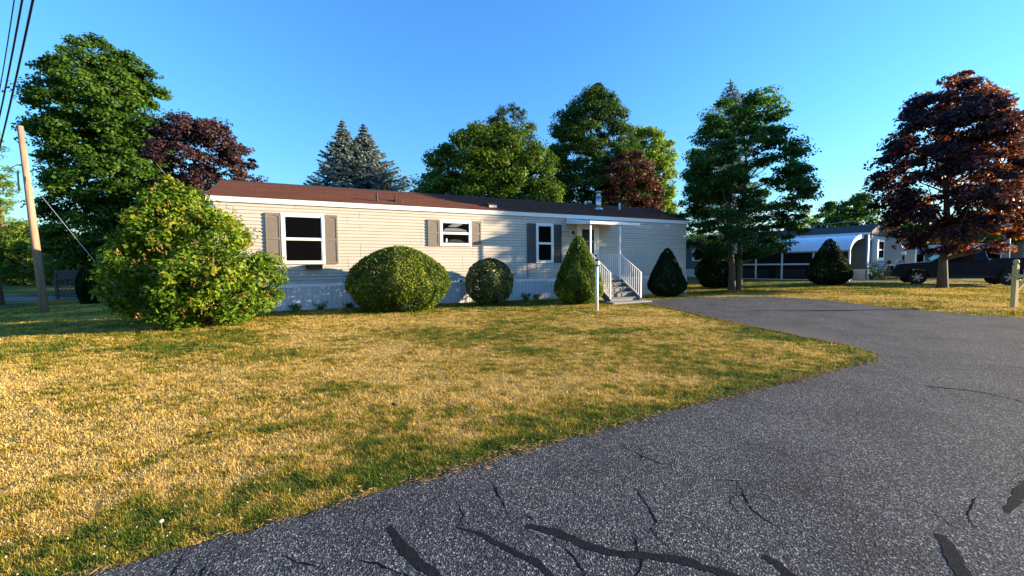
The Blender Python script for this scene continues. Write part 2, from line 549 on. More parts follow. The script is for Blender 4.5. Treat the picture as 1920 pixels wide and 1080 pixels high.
def asphalt_mat(name, light=1.0):
    m, nt, b = new_mat(name)
    tc = nt.nodes.new('ShaderNodeTexCoord')
    vo = nt.nodes.new('ShaderNodeTexVoronoi')
    vo.inputs['Scale'].default_value = 125
    nt.links.new(tc.outputs['Object'], vo.inputs['Vector'])
    sep = nt.nodes.new('ShaderNodeSeparateColor')
    nt.links.new(vo.outputs['Color'], sep.inputs[0])
    k = light
    stone = ramp(nt, [(0.0, (0.018 * k, 0.0185 * k, 0.020 * k)), (0.42, (0.054 * k, 0.060 * k, 0.064 * k)), (0.72, (0.094 * k, 0.096 * k, 0.101 * k)), (0.92, (0.19 * k, 0.19 * k, 0.19 * k)), (1.0, (0.42 * k, 0.41 * k, 0.40 * k))], sep.outputs[0])
    big = noise(nt, 1.3, 7, 0.68)
    tone = ramp(nt, [(0.25, (0.55, 0.55, 0.57)), (0.5, (1.0, 1.0, 1.0)), (0.75, (1.32, 1.30, 1.26))], big)
    mul = nt.nodes.new('ShaderNodeMixRGB'); mul.blend_type = 'MULTIPLY'; mul.inputs[0].default_value = 1
    nt.links.new(stone, mul.inputs[1]); nt.links.new(tone, mul.inputs[2])
    # dusty patch washed out by the grass corner
    geo = nt.nodes.new('ShaderNodeNewGeometry')
    vm = nt.nodes.new('ShaderNodeVectorMath'); vm.operation = 'SUBTRACT'
    nt.links.new(geo.outputs['Position'], vm.inputs[0]); vm.inputs[1].default_value = (5.75, 8.0, -0.15)
    sc = nt.nodes.new('ShaderNodeVectorMath'); sc.operation = 'MULTIPLY'
    nt.links.new(vm.outputs[0], sc.inputs[0]); sc.inputs[1].default_value = (1.15, 0.55, 0.3)
    ln = nt.nodes.new('ShaderNodeVectorMath'); ln.operation = 'LENGTH'
    nt.links.new(sc.outputs[0], ln.inputs[0])
    ad = nt.nodes.new('ShaderNodeMath'); ad.operation = 'MULTIPLY_ADD'
    nt.links.new(noise(nt, 2.6, 4), ad.inputs[0]); ad.inputs[1].default_value = 0.9; nt.links.new(ln.outputs['Value'], ad.inputs[2])
    fac = nt.nodes.new('ShaderNodeMapRange')
    fac.inputs['From Min'].default_value = 1.35; fac.inputs['From Max'].default_value = 0.5
    fac.inputs['To Min'].default_value = 0; fac.inputs['To Max'].default_value = 0.65
    nt.links.new(ad.outputs[0], fac.inputs[0])
    mx = nt.nodes.new('ShaderNodeMixRGB')
    nt.links.new(fac.outputs[0], mx.inputs[0]); nt.links.new(mul.outputs[0], mx.inputs[1]); mx.inputs[2].default_value = (0.13, 0.115, 0.095, 1)
    nt.links.new(mx.outputs[0], b.inputs['Base Color'])
    b.inputs['Roughness'].default_value = 0.9
    b.inputs['Specular IOR Level'].default_value = 0.10
    bump(nt, b, vo.outputs['Distance'], 0.55, 0.009)
    return m


M['asphalt'] = asphalt_mat('asphalt', 0.78)
M['asphalt_far'] = plain('asphalt_far', (0.07, 0.072, 0.076), 0.8, 0.15, 4)


def sheet(name, poly, mat, dz, step=0.6, grid=True, parent=None):
    poly = [np.array(p, float) for p in poly]
    P = np.array(poly)
    pts = [Vector(p) for p in poly]
    n = len(pts)
    if grid:
        xs = np.arange(P[:, 0].min(), P[:, 0].max(), step)
        ys = np.arange(P[:, 1].min(), P[:, 1].max(), step)
        A, B = np.meshgrid(xs, ys)
        A, B = A.ravel(), B.ravel()
        k = in_poly(A, B, poly) & (np.abs(A) < 48)
        pts += [Vector((a, b)) for a, b in zip(A[k], B[k])]
    vv, ee, ff, _, _, _ = delaunay_2d_cdt(pts, [], [list(range(n))], 1, 1e-5)
    vv = np.array([(v.x, v.y) for v in vv])
    V = np.column_stack([vv, ground(vv[:, 0], vv[:, 1]) + dz])
    o = np_mesh(name, V, np.array([list(f) for f in ff]), mat, smooth=True)
    bm = bmesh.new(); bm.from_mesh(o.data)
    bmesh.ops.recalc_face_normals(bm, faces=bm.faces)
    if sum(f.normal.z for f in bm.faces) < 0: bmesh.ops.reverse_faces(bm, faces=bm.faces)
    bm.to_mesh(o.data); bm.free()
    return o


road = tag(sheet('road', road_poly, M['asphalt'], 0.006, 0.5), 'worn black asphalt road and driveway', kind='structure')
far_drive = tag(sheet('side_road', [(17.6, 23.4), (21.5, 20.2), (27.5, 16.3), (34, 12.2), (36, 15.5), (29.5, 19.8), (24, 23.4), (21, 25.6)], M['asphalt_far'], 0.008, 0.6), 'grey side road under the parked pickup', kind='structure')
left_road = tag(sheet('far_street', [(-48, 19.3), (-24.7, 19.55), (-22.4, 20.6), (-22.0, 22.8), (-26, 23.1), (-48, 23.1)], M['asphalt_far'], 0.008, 0.8), 'grey strip of street beyond the utility pole', kind='structure')


def ribbon(name, pts, widths, mat, dz, seed=0, jit=0.25):
    r = np.random.default_rng(seed)
    P = [np.array(p, float) for p in pts]
    # smooth resample
    Q = []
    for i in range(len(P) - 1):
        p0, p1, p2, p3 = P[max(i - 1, 0)], P[i], P[i + 1], P[min(i + 2, len(P) - 1)]
        k = max(2, int(np.linalg.norm(p2 - p1) / 0.035))
        for t in np.arange(k) / k:
            Q.append(0.5 * ((2 * p1) + (-p0 + p2) * t + (2 * p0 - 5 * p1 + 4 * p2 - p3) * t * t + (-p0 + 3 * p1 - 3 * p2 + p3) * t ** 3))
    Q.append(P[-1])
    Q = np.array(Q)
    n = len(Q)
    d = np.gradient(Q, axis=0)
    d /= np.linalg.norm(d, axis=1)[:, None] + 1e-9
    nn = np.stack([-d[:, 1], d[:, 0]], 1)
    wd = np.interp(np.linspace(0, 1, n), np.linspace(0, 1, len(widths)), widths)
    w1 = wd * (1 + r.normal(0, jit, n)) / 2
    w2 = wd * (1 + r.normal(0, jit, n)) / 2
    if jit > 0.3: Q = Q + nn * r.normal(0, wd.mean() * 0.5, n)[:, None]
    a, b = Q + nn * w1[:, None], Q - nn * w2[:, None]
    V = np.concatenate([np.column_stack([a, ground(a[:, 0], a[:, 1]) + dz]), np.column_stack([b, ground(b[:, 0], b[:, 1]) + dz])])
    F = np.array([(i, n + i, n + i + 1, i + 1) for i in range(n - 1)])
    o = np_mesh(name, V, F, mat, parent=road)
    return o

SEAMS = [([(-0.7, 2.2), (-0.62, 2.09), (-0.52, 1.97), (-0.39, 1.86), (-0.3, 1.78)], [.03, .055, .06, .05]),
         ([(0.07, 2.2), (0.22, 2.15), (0.38, 2.04), (0.53, 1.98), (0.71, 1.96), (0.88, 1.91), (1.07, 1.8)], [.035, .06, .055, .05, .06, .05]),
         ([(1.25, 1.96), (1.29, 1.9), (1.29, 1.79)], [.03, .06, .055]),
         ([(2.3, 2.11), (2.21, 1.97), (2.08, 1.78)], [.05, .075, .06]),
         ([(2.89, 2.3), (3.09, 2.42), (3.44, 2.63)], [.025, .06, .05]),
         ([(-0.32, 2.19), (-0.18, 2.13), (-0.04, 2.02), (0.12, 1.91), (0.18, 1.81)], [.012, .03, .04, .035])]
for i, (p, wd) in enumerate(SEAMS): ribbon('tar_seam', p, wd, M['tar'], 0.0076, i, 0.2)
CRACKS = [[(-1.17, 1.98), (-1.07, 1.93), (-0.92, 1.9)], [(-0.79, 1.95), (-0.63, 1.9), (-0.49, 1.83)], [(-0.17, 2.7), (-0.08, 2.47), (-0.03, 2.26)],
          [(0.86, 3.24), (0.97, 3.03), (1.11, 2.87)], [(0.8, 2.59), (0.81, 2.23), (0.76, 2.17), (0.83, 1.94)], [(2.92, 2.48), (2.62, 2.27), (2.55, 2.16)],
          [(4.87, 4.72), (5.24, 4.52), (5.35, 4.15)], [(6.76, 5.71), (7.04, 5.48), (8.2, 5.0)], [(-1.62, 1.83), (-1.68, 1.99)], [(0.07, 2.31), (0.11, 2.25)],
          [(0.65, 2.14), (0.63, 1.94), (0.56, 1.81)], [(-1.47, 1.8), (-1.52, 1.95)], [(-0.36, 2.45), (-0.3, 2.3), (-0.32, 2.19)], [(0.2, 2.1), (0.3, 1.95), (0.34, 1.78)],
          [(1.5, 2.6), (1.42, 2.35), (1.5, 2.1)]]
for i, p in enumerate(CRACKS): ribbon('crack', p, [.003, .008, .007, .003] if i < 6 or i > 7 else [.02, .03, .02], M['crack'], 0.0075, 50 + i, 0.5)

rc = np.random.default_rng(123)
for i in range(8):
    q = np.array([rc.uniform(-1.2, 4.2), rc.uniform(1.9, 4.6)])
    if not in_poly(np.array([q[0]]), np.array([q[1]]), SIMPLE_POLY)[0] or edge_dist(np.array([q[0]]), np.array([q[1]]), RE)[0] < .25: continue
    a = rc.uniform(0, 6.28)
    pts = [q]
    for k in range(rc.integers(4, 9)):
        a += rc.normal(0, .55)
        pts.append(pts[-1] + np.array([math.cos(a), math.sin(a)]) * rc.uniform(.05, .13))
    ribbon('crack', pts, [.0015, .004, .0035, .0015], M['crack'], 0.0075, 200 + i, 0.5)
    if rc.random() < .6:
        m_ = pts[len(pts) // 2]; a2 = a + rc.choice([-1, 1]) * 1.0
        br = [m_]
        for k in range(3):
            a2 += rc.normal(0, .4)
            br.append(br[-1] + np.array([math.cos(a2), math.sin(a2)]) * .08)
        ribbon('crack', br, [.003, .003, .001], M['crack'], 0.0075, 300 + i, 0.5)

# ------------------------------------------------------------------ mobile home
house = thing('mobile_home', 'long pale beige mobile home with brown shingled roof and white skirting', 'mobile home', (HA[0], HA[1], 0), HANG)
ZB, ZE = 0.775, 3.075
RUN, RISE = 1.95, 0.77
# core with gables
mb = MB()
mb.extrude([(0.03, 0.0), (3.87, 0.0), (3.87, ZE), (1.95, ZE + 0.72), (0.03, ZE)], 'x', 0.02, HLEN - 0.02)
mb.build('wall', M['wall_core'], house)


def lap_panel(L, rows, z0, par, mat, y=0.0, x0=0.0, name='siding_panel'):
    """vinyl panel of `rows` laps of 0.1 m"""
    prof = [(y + 0.025, 0.0)]
    for r in range(rows):
        prof += [(y - 0.016, 0.1 * r + 0.005), (y - 0.019, 0.1 * r + 0.014), (y - 0.001, 0.1 * r + 0.0985), (y - 0.001, 0.1 * r + 0.1045)] if r == 0 and rows == 2 else [(y - 0.016, 0.1 * r + 0.005), (y - 0.019, 0.1 * r + 0.014), (y - 0.001, 0.1 * r + 0.0985)]
    prof += [(y + 0.025, 0.1 * rows)]
    o = MB().extrude(prof, 'x', 0, L).build(name, mat, par)
    o.location = (x0, 0, z0)
    return o


rr = random.Random(11)
z = ZB
row = 0
while z < ZE - 0.04:
    rows = 2 if z + 0.2 <= ZE + 0.001 else 1
    x = 0.07
    nxt = rr.choice([1.2, 1.9, 2.6, 3.3, 3.66])
    while x < HLEN - 0.08:
        e = min(x + nxt, HLEN - 0.07)
        if HLEN - 0.07 - e < 0.4: e = HLEN - 0.07
        lap_panel(e - x - 0.007, rows, z, house, M['siding'], x0=x)
        x = e
        nxt = 3.66
    z += 0.1 * rows
    row += 1
for x0, x1 in ((0.0, 0.068), (HLEN - 0.068, HLEN)):
    MB().box(x0, x1, -0.024, 0.06, ZB - 0.11, ZE).build('corner_trim', M['siding'], house)
x = 0.0
while x < HLEN - 0.1:
    e = min(x + 3.66, HLEN)
    MB().extrude([(-0.045, ZB - 0.105), (-0.03, ZB - 0.105), (0.02, ZB - 0.002), (-0.03, ZB - 0.002), (-0.045, ZB - 0.02)], 'x', x + 0.001, e - 0.002).build('skirt_trim', M['white'], house)
    x = e
# skirting panels with vertical ribs
SKW = 0.41
n = int(HLEN / SKW) + 1
prof = []
for k in range(3):
    b = k * SKW / 3
    prof += [(b + 0.004, -0.022), (b + 0.010, -0.008), (b + 0.022, -0.008), (b + 0.028, -0.026), (b + SKW / 3 - 0.008, -0.026)]
prof = [(0.0, 0.012)] + [(0.0, -0.022)] + prof + [(SKW - 0.002, -0.022), (SKW - 0.002, 0.012)]
sk_me = MB().extrude(prof, 'z', -0.12, ZB - 0.10).mesh('skirting_panel', M['skirt'])
for k in range(n):
    o = bpy.data.objects.new('skirting_panel', sk_me)
    COL.objects.link(o)
    o.parent = house
    o.location = (k * SKW, 0, 0)
# fascia boards
FJ = [-0.16, 3.18, 6.62, 9.95, 13.3, HLEN + 0.16]
for a, b in zip(FJ[:-1], FJ[1:]):
    MB().extrude([(-0.028, ZE - 0.002), (-0.06, ZE + 0.004), (-0.06, ZE + 0.15), (-0.028, ZE + 0.15)], 'x', a + 0.003, b - 0.003).build('fascia_board', M['white_metal'], house)
MB().box(-0.14, HLEN + 0.14, -0.026, 0.02, ZE + 0.005, ZE + 0.14).build('eave_board', M['black'], house)
# roof: deck, shingle strips, ridge
roof = MB().extrude([(-0.075, ZE + 0.150), (RUN, ZE + 0.150 + RISE), (3.975, ZE + 0.150), (3.9, ZE + 0.05), (RUN, ZE + 0.74), (0.0, ZE + 0.05), (-0.02, ZE + 0.145)], 'x', -0.17, HLEN + 0.17).build('roof', M['roof_deck'], house)
SL = math.hypot(RUN + 0.075, RISE)
ROWS, SW = 15, 0.93
EXP = SL / ROWS
cs, sn = (RUN + 0.075) / SL, RISE / SL


def shingle_mesh(w):
    mb = MB()
    k = max(1, int(round(w / 0.31)))
    tw = w / k
    for i in range(k):
        a, b = i * tw + 0.004, (i + 1) * tw - 0.004
        mb.poly([(a, 0, 0.0), (b, 0, 0.0), (b, 0, 0.011), (a, 0, 0.011), (a, EXP + 0.03, 0.001), (b, EXP + 0.03, 0.001)], [(0, 1, 2, 3), (3, 2, 5, 4), (0, 3, 4), (1, 5, 2)])
    return mb.mesh('shingle', M['shingle'])


SM = {}
for r in range(ROWS):
    x = -0.18 - (0.31 * (r % 2) * 0.5) - 0.31 * (r % 3 == 2)
    x = -0.18
    first = [SW, SW - 0.155, SW - 0.465][r % 3]
    wd = first
    while x < HLEN + 0.17:
        ww = min(wd, HLEN + 0.18 - x)
        if ww < 0.12: break
        key = round(ww, 2)
        if key not in SM: SM[key] = shingle_mesh(ww)
        o = bpy.data.objects.new('shingle', SM[key])
        COL.objects.link(o)
        o.parent = roof
        u = r * EXP
        o.location = (x, -0.078 + u * cs - sn * 0.003, ZE + 0.150 + u * sn + cs * 0.004 + 0.0006 * math.sin(x * 7 + r * 3))
        o.rotation_euler = (math.atan2(sn, cs), 0, 0)
        x += ww
        wd = SW
MB().extrude([(RUN - 0.14, ZE + 0.15 + RISE - 0.035), (RUN, ZE + 0.15 + RISE + 0.03), (RUN + 0.14, ZE + 0.15 + RISE - 0.035), (RUN, ZE + 0.15 + RISE + 0.008)], 'x', -0.18, HLEN + 0.18).build('ridge_cap', M['ridge'], house)


# windows and shutters
def window(x0, x1, z0, z1, mid, drapes=None, fw_=0.075):
    w_ = MB()
    y0, y1 = -0.062, 0.0
    w_.box(x0, x0 + fw_, y0, y1, z0, z1); w_.box(x1 - fw_, x1, y0, y1, z0, z1)
    w_.box(x0 + fw_, x1 - fw_, y0 + .002, y1, z0, z0 + fw_); w_.box(x0 + fw_, x1 - fw_, y0 + .002, y1, z1 - fw_, z1)
    w_.box(x0 - 0.012, x1 + 0.012, y0 + 0.03, y1, z0 - 0.012, z1 + 0.012)
    f = w_.build('window', M['white'], house)
    a, b = x0 + fw_ + .004, x1 - fw_ - .004
    for zz0, zz1, yy in ((mid + 0.018, z1 - fw_ - .004, -0.046), (z0 + fw_ + .004, mid - 0.018, -0.054)):
        s = MB()
        t = 0.022
        s.box(a, a + t, yy, yy + 0.02, zz0, zz1); s.box(b - t, b, yy, yy + 0.02, zz0, zz1)
        s.box(a + t, b - t, yy + .001, yy + 0.02, zz0, zz0 + t); s.box(a + t, b - t, yy + .001, yy + 0.02, zz1 - t, zz1)
        s.build('sash', M['white'], f)
        MB().box(a + t, b - t, yy + 0.009, yy + 0.012, zz0 + t, zz1 - t).build('pane', M['glass'], f)
    MB().box(a - 0.002, b + 0.002, -0.058, -0.03, mid - 0.02, mid + 0.02).build('meeting_rail', M['white'], f)
    MB().box(a, b, -0.0336, -0.0326, z0 + fw_, z1 - fw_).build('dark_interior', M['dark_in'], f)
    return f


def shutter(x0, x1, z0, z1, mat, label=None):
    s = MB()
    y = -0.052
    b = 0.045
    mid = (z0 + z1) / 2
    s.box(x0, x1, -0.036, -0.014, z0, z1)
    s.box(x0, x0 + b, y, -0.036, z0, z1); s.box(x1 - b, x1, y, -0.036, z0, z1)
    for a, c in ((z0, z0 + 0.055), (mid - 0.03, mid + 0.03), (z1 - 0.05, z1)): s.box(x0 + b, x1 - b, y + .001, -0.036, a, c)
    # arched head under the top rail
    xm, hw = (x0 + x1) / 2, (x1 - x0) / 2 - b
    arc = [(xm - hw, z1 - 0.05)] + [(xm - hw + 2 * hw * k / 8, z1 - 0.115 + 0.05 * math.sin(math.pi * k / 8)) for k in range(9)] + [(xm + hw, z1 - 0.05)]
    s.poly([(p, y + .003, q) for p, q in arc], [tuple(range(len(arc)))])
    o = s.build('shutter', mat, house, label=label)
    for a, c in ((z0 + 0.055, mid - 0.03), (mid + 0.03, z1 - 0.12)):
        lv = MB()
        k = a + 0.012
        while k < c - 0.01:
            lv.poly([(x0 + b + .003, -0.037, k + 0.022), (x1 - b - .003, -0.037, k + 0.022), (x1 - b - .003, -0.045, k), (x0 + b + .003, -0.045, k)], [(0, 1, 2, 3)])
            k += 0.026
        q = lv.build('louver', mat, o)
        q['kind'] = 'stuff'
    return o


w1 = window(1.598, 2.732, 1.358, 2.828, 2.09)
shutter(1.21, 1.586, 1.365, 2.826, M['shutter']); shutter(2.745, 3.09, 1.362, 2.826, M['shutter'])
w2 = window(6.24, 7.35, 1.95, 2.82, 2.383)
shutter(5.84, 6.222, 1.945, 2.822, M['shutter']); shutter(7.366, 7.715, 1.96, 2.822, M['shutter'])
w3 = window(9.888, 10.628, 1.36, 2.835, 2.095)
shutter(9.526, 9.874, 1.363, 2.826, M['shutter_shaded'], 'taupe shutter with the shade painted into its colour'); shutter(10.643, 10.99, 1.366, 2.82, M['shutter_shaded'], 'taupe shutter with the shade painted into its colour')
# things seen behind the middle window
MB().box(6.36, 7.20, -0.0405, -0.0345, 2.035, 2.075).build('shelf', M['white'], w2)
MB().lathe([(0.028, 0), (0.03, 0.11), (0.02, 0.125)], (6.46, -0.038, 2.076), 10).build('bottle', M['white'], w2)
cu = MB()
cu.poly([(6.38, -0.0348, 2.455), (7.2, -0.0348, 2.445), (7.16, -0.0348, 2.50), (6.95, -0.0348, 2.545), (6.7, -0.0348, 2.56), (6.45, -0.0348, 2.54), (6.38, -0.0348, 2.49)], [tuple(range(7))])
cu.poly([(6.52, -0.0348, 2.60), (6.82, -0.0348, 2.595), (6.98, -0.0348, 2.66), (7.1, -0.0348, 2.735), (7.06, -0.0348, 2.74), (6.92, -0.0348, 2.71), (6.66, -0.0348, 2.68)], [tuple(range(7))])
cu.poly([(6.52, -0.0348, 2.10), (7.1, -0.0348, 2.09), (6.98, -0.0348, 2.155), (6.75, -0.0348, 2.18), (6.58, -0.0348, 2.155)], [tuple(range(5))])
cu.build('curtain', M['curtain'], w2)
# black box under the big window
MB().box(2.20, 2.645, -0.17, -0.016, 1.215, 1.345).build('window_box', M['black'], house, bevel=0.008)
# door
d0, d1 = 11.70, 12.735
fr = MB()
fr.box(d0, d0 + 0.09, -0.05, 0.0, 0.81, 2.905); fr.box(d1 - 0.09, d1, -0.05, 0.0, 0.81, 2.905); fr.box(d0 + 0.09, d1 - 0.09, -0.049, 0.0, 2.815, 2.905)
fr.build('door_frame', M['white'], house)
dr = MB()
a, b = d0 + 0.095, d1 - 0.095
dr.box(a, a + 0.13, -0.04, -0.005, 0.815, 2.81); dr.box(b - 0.13, b, -0.04, -0.005, 0.815, 2.81)
dr.box(a + .13, b - .13, -0.039, -0.005, 2.68, 2.81); dr.box(a + .13, b - .13, -0.039, -0.005, 0.815, 1.25)
door = dr.build('door', M['white'], house)
MB().box(a + .13, b - .13, -0.03, -0.024, 1.25, 2.68).build('pane', M['glass'], door)
MB().box(a + .13, b - .13, -0.019, -0.018, 1.25, 2.68).build('curtain', M['curtain'], door)
for k in range(2): MB().box(a + .13, b - .13, -0.034, -0.020, 1.72 + .48 * k, 1.74 + .48 * k).build('muntin', M['white'], door)
MB().box(b - .085, b - .045, -0.075, -0.04, 1.55, 1.68).build('handle', M['black'], door)
# porch light
pl = MB().box(11.38, 11.50, -0.04, -0.016, 2.44, 2.62).build('porch_light', M['white'], house)
MB().lathe([(0.03, 0), (0.055, 0.02), (0.045, 0.12), (0.02, 0.14)], (11.47, -0.10, 2.46), 10).build('lantern', M['black'], pl)
MB().bar((11.45, -0.03, 2.57), (11.47, -0.10, 2.59), 0.02).build('bracket', M['black'], pl)
# vent, house sign, conduit
vb = MB().box(6.84, 7.04, -0.075, -0.02, 0.67, 0.845).build('dryer_vent', M['white'], house, bevel=0.01)
MB().extrude([(6.94 - 0.05, 0.735), (6.94, 0.69), (6.94 + 0.05, 0.735), (6.94, 0.80)], 'y', -0.080, -0.074).build('vent_hole', M['black'], vb)
ob = MB().box(9.10, 9.29, -0.06, -0.018, 0.86, 1.01).build('house_sign', M['white'], house, bevel=0.006)  # small sign on the wall, built as a plain box
for k in range(2): MB().box(9.15 + 0.05 * k, 9.19 + 0.05 * k, -0.064, -0.059, 0.90, 0.97).build('sign_mark', M['grey_post'], ob)  # grey bars in place of the sign's writing
MB().tube([(9.545, -0.03, 0.79), (9.545, -0.03, 1.33)], 0.011, 6).build('cable', M['black'], house)


# roof vents and pipes
def on_roof(x, d): return (x, d, ZE + 0.158 + RISE * (d + 0.075) / (RUN + 0.075))
p = on_roof(4.28, 0.22)
MB().tube([(p[0], p[1], p[2] - 0.03), (p[0], p[1], p[2] + 0.26)], 0.035, 8).build('vent_pipe', M['black'], house)
p = on_roof(4.97, 0.42)
MB().box(p[0] - 0.13, p[0] + 0.13, p[1] - 0.12, p[1] + 0.12, p[2] - 0.05, p[2] + 0.07).build('roof_vent', M['ridge'], house, bevel=0.02)
MB().tube([(p[0] - 0.08, p[1], p[2]), (p[0] - 0.08, p[1], p[2] + 0.2)], 0.03, 8).build('vent_pipe', M['black'], house)
p = on_roof(8.31, 0.5)
rv = MB().extrude([(p[1] - 0.2, p[2] - 0.08), (p[1] - 0.2, p[2] + 0.04), (p[1] + 0.2, p[2] + 0.17), (p[1] + 0.2, p[2])], 'x', p[0] - 0.17, p[0] + 0.17).build('roof_vent', M['shingle'], house)
MB().box(p[0] - 0.15, p[0] + 0.15, p[1] - 0.215, p[1] - 0.202, p[2] - 0.09, p[2] + 0.0).build('flashing', M['white'], rv)
p = on_roof(13.63, 1.2)
fl = MB().tube([(p[0], p[1], p[2] - 0.1), (p[0], p[1], p[2] + 0.52)], 0.125, 16).build('flue_pipe', M['galv'], house, True)
MB().lathe([(0.16, 0.50), (0.17, 0.53), (0.11, 0.55), (0.095, 0.56), (0.095, 0.68), (0.16, 0.70), (0.165, 0.73), (0.05, 0.77)], (p[0], p[1], p[2]), 16).build('cap', M['galv'], fl, True)
MB().lathe([(0.25, -0.07), (0.19, 0.02), (0.14, 0.05)], (p[0], p[1], p[2]), 16).build('flashing', M['galv'], fl, True)
p = on_roof(14.84, 1.27)
MB().tube([(p[0], p[1], p[2] - 0.05), (p[0], p[1], p[2] + 0.30)], 0.045, 10).build('vent_pipe', M['pvc'], house, True)

# ------------------------------------------------------------------ entry porch with steps
porch = thing('entry_porch', 'white railed entry steps under a small metal canopy', 'porch', (HA[0], HA[1], 0), HANG)
PX0, PX1, PY = 11.28, 12.65, 1.5          # platform
MB().box(PX0, PX1, -PY, -0.075, 0.68, 0.80).build('landing', M['tread'], porch, bevel=0.008)
for k in range(4):
    zt = 0.80 - 0.16 * (k + 1)
    y0 = -PY - 0.26 * (k + 1)
    st = MB().box(PX0, PX1, y0, y0 + 0.27, zt - 0.03, zt).build('step', M['tread'], porch, bevel=0.006)
    MB().box(PX0 + .02, PX1 - .02, y0 + 0.03, y0 + 0.05, zt - 0.159, zt - 0.031).build('riser', M['tread'], st)
for xx in (PX0 + 0.02, PX1 - 0.02):
    MB().bar((xx, -PY, 0.66), (xx, -PY - 1.1, 0.02), 0.035, 0.2).build('stringer', M['tread'], porch)
MB().box(PX0 + .05, PX1 - .05, -PY + .05, -PY + .07, 0.0, 0.68).build('front_panel', M['tread'], porch)
RH = 0.87
YS = -2.58
for xx in (PX0 + 0.03, PX1 - 0.03):
    MB().box(xx - .028, xx + .028, -PY + .0, -PY + .056, 0.68, 2.755).build('post', M['white_metal'], porch)
    MB().box(xx - .025, xx + .025, YS - .025, YS + .025, 0.02, 1.02).build('stair_post', M['white_metal'], porch)
    MB().bar((xx, -PY, 0.80 + RH), (xx, YS, 1.0), 0.035).build('hand_rail', M['white_metal'], porch)
    MB().bar((xx, -PY, 0.84), (xx, YS, 0.16), 0.025).build('bottom_rail', M['white_metal'], porch)
    for k in range(1, 10):
        t = k / 10
        yy = -PY + (YS + PY) * t
        MB().box(xx - .008, xx + .008, yy - .008, yy + .008, 0.84 - 0.68 * t, 0.80 + RH - 0.67 * t).build('baluster', M['white_metal'], porch)
    MB().bar((xx, -0.02, 0.80 + RH), (xx, -PY, 0.80 + RH), 0.035).build('hand_rail', M['white_metal'], porch)
    MB().bar((xx, -0.02, 0.88), (xx, -PY, 0.88), 0.025).build('bottom_rail', M['white_metal'], porch)
    for k in range(1, 13):
        yy = -PY * k / 13
        MB().box(xx - .008, xx + .008, yy - .008, yy + .008, 0.88, 0.80 + RH).build('baluster', M['white_metal'], porch)
# canopy
cx0, cx1 = 11.22, 13.42
zc = lambda y: 3.02 + 0.155 * y
can = MB()
can.poly([(cx0, -0.03, zc(0)), (cx1, -0.03, zc(0)), (cx1, -1.56, zc(-1.56)), (cx0, -1.56, zc(-1.56)), (cx0, -0.03, zc(0) - .03), (cx1, -0.03, zc(0) - .03), (cx1, -1.56, zc(-1.56) - .03), (cx0, -1.56, zc(-1.56) - .03)],
         [(0, 3, 2, 1), (4, 5, 6, 7), (0, 1, 5, 4), (1, 2, 6, 5), (2, 3, 7, 6), (3, 0, 4, 7)])
canopy = can.build('canopy', M['white_metal'], porch)
for k in range(9):
    xx = cx0 + 0.06 + k * (cx1 - cx0 - 0.12) / 8
    MB().bar((xx, -0.05, zc(-.05) + .008), (xx, -1.54, zc(-1.54) + .008), 0.025, 0.02).build('rib', M['white_metal'], canopy)
MB().box(cx0 - .012, cx1 + .012, -1.60, -1.565, zc(-1.56) - 0.06, zc(-1.56) + 0.035).build('front_fascia', M['white_metal'], canopy)
for xx in (cx0 - .012, cx1):
    MB().extrude([(-0.03, 3.08), (-0.03, 2.86), (-1.562, zc(-1.56) - 0.06), (-1.562, zc(-1.56) + 0.03)], 'x', xx, xx + .011).build('side_panel', M['white_metal'], canopy)
MB().bar((12.62, -0.03, 2.80), (12.62, -1.5, 2.75), 0.05, 0.07).build('beam', M['white_metal'], porch)
pad = MB()
pad.box(PX0 - 0.15, PX1 + 0.12, -2.98, -2.35, -0.08, 0.045)
po = pad.build('concrete_pad', M['concrete'], None, bevel=0.012)
po.location = (HA[0], HA[1], 0); po.rotation_euler = (0, 0, HANG)
tag(po, 'small concrete pad at the foot of the entry steps', kind='structure')


def hpt(lx, off, z=0.0):
    p = HA + HD * lx + HN * off
    return (float(p[0]), float(p[1]), z)


# ------------------------------------------------------------------ lamp post, mailboxes, poles, wires
lp = thing('lamp_post', 'white garden lamp post with round glass globe on the lawn', 'lamp post', (2.40, 11.43, gz(2.4, 11.43)))
MB().tube([(0, 0, -0.1), (0, 0, 1.24)], 0.042, 12).build('post', M['white'], lp, True)
lh = MB().lathe([(0.03, 1.235), (0.055, 1.25), (0.06, 1.265), (0.04, 1.275)], n=12).build('collar', M['black'], lp)
MB().lathe([(0.04, 1.276), (0.07, 1.30), (0.082, 1.34), (0.075, 1.385), (0.05, 1.405)], n=16).build('globe', M['globe'], lp, True)
MB().lathe([(0.078, 1.400), (0.07, 1.42), (0.025, 1.45), (0.018, 1.47), (0.01, 1.50)], n=12).build('cap', M['black'], lp)

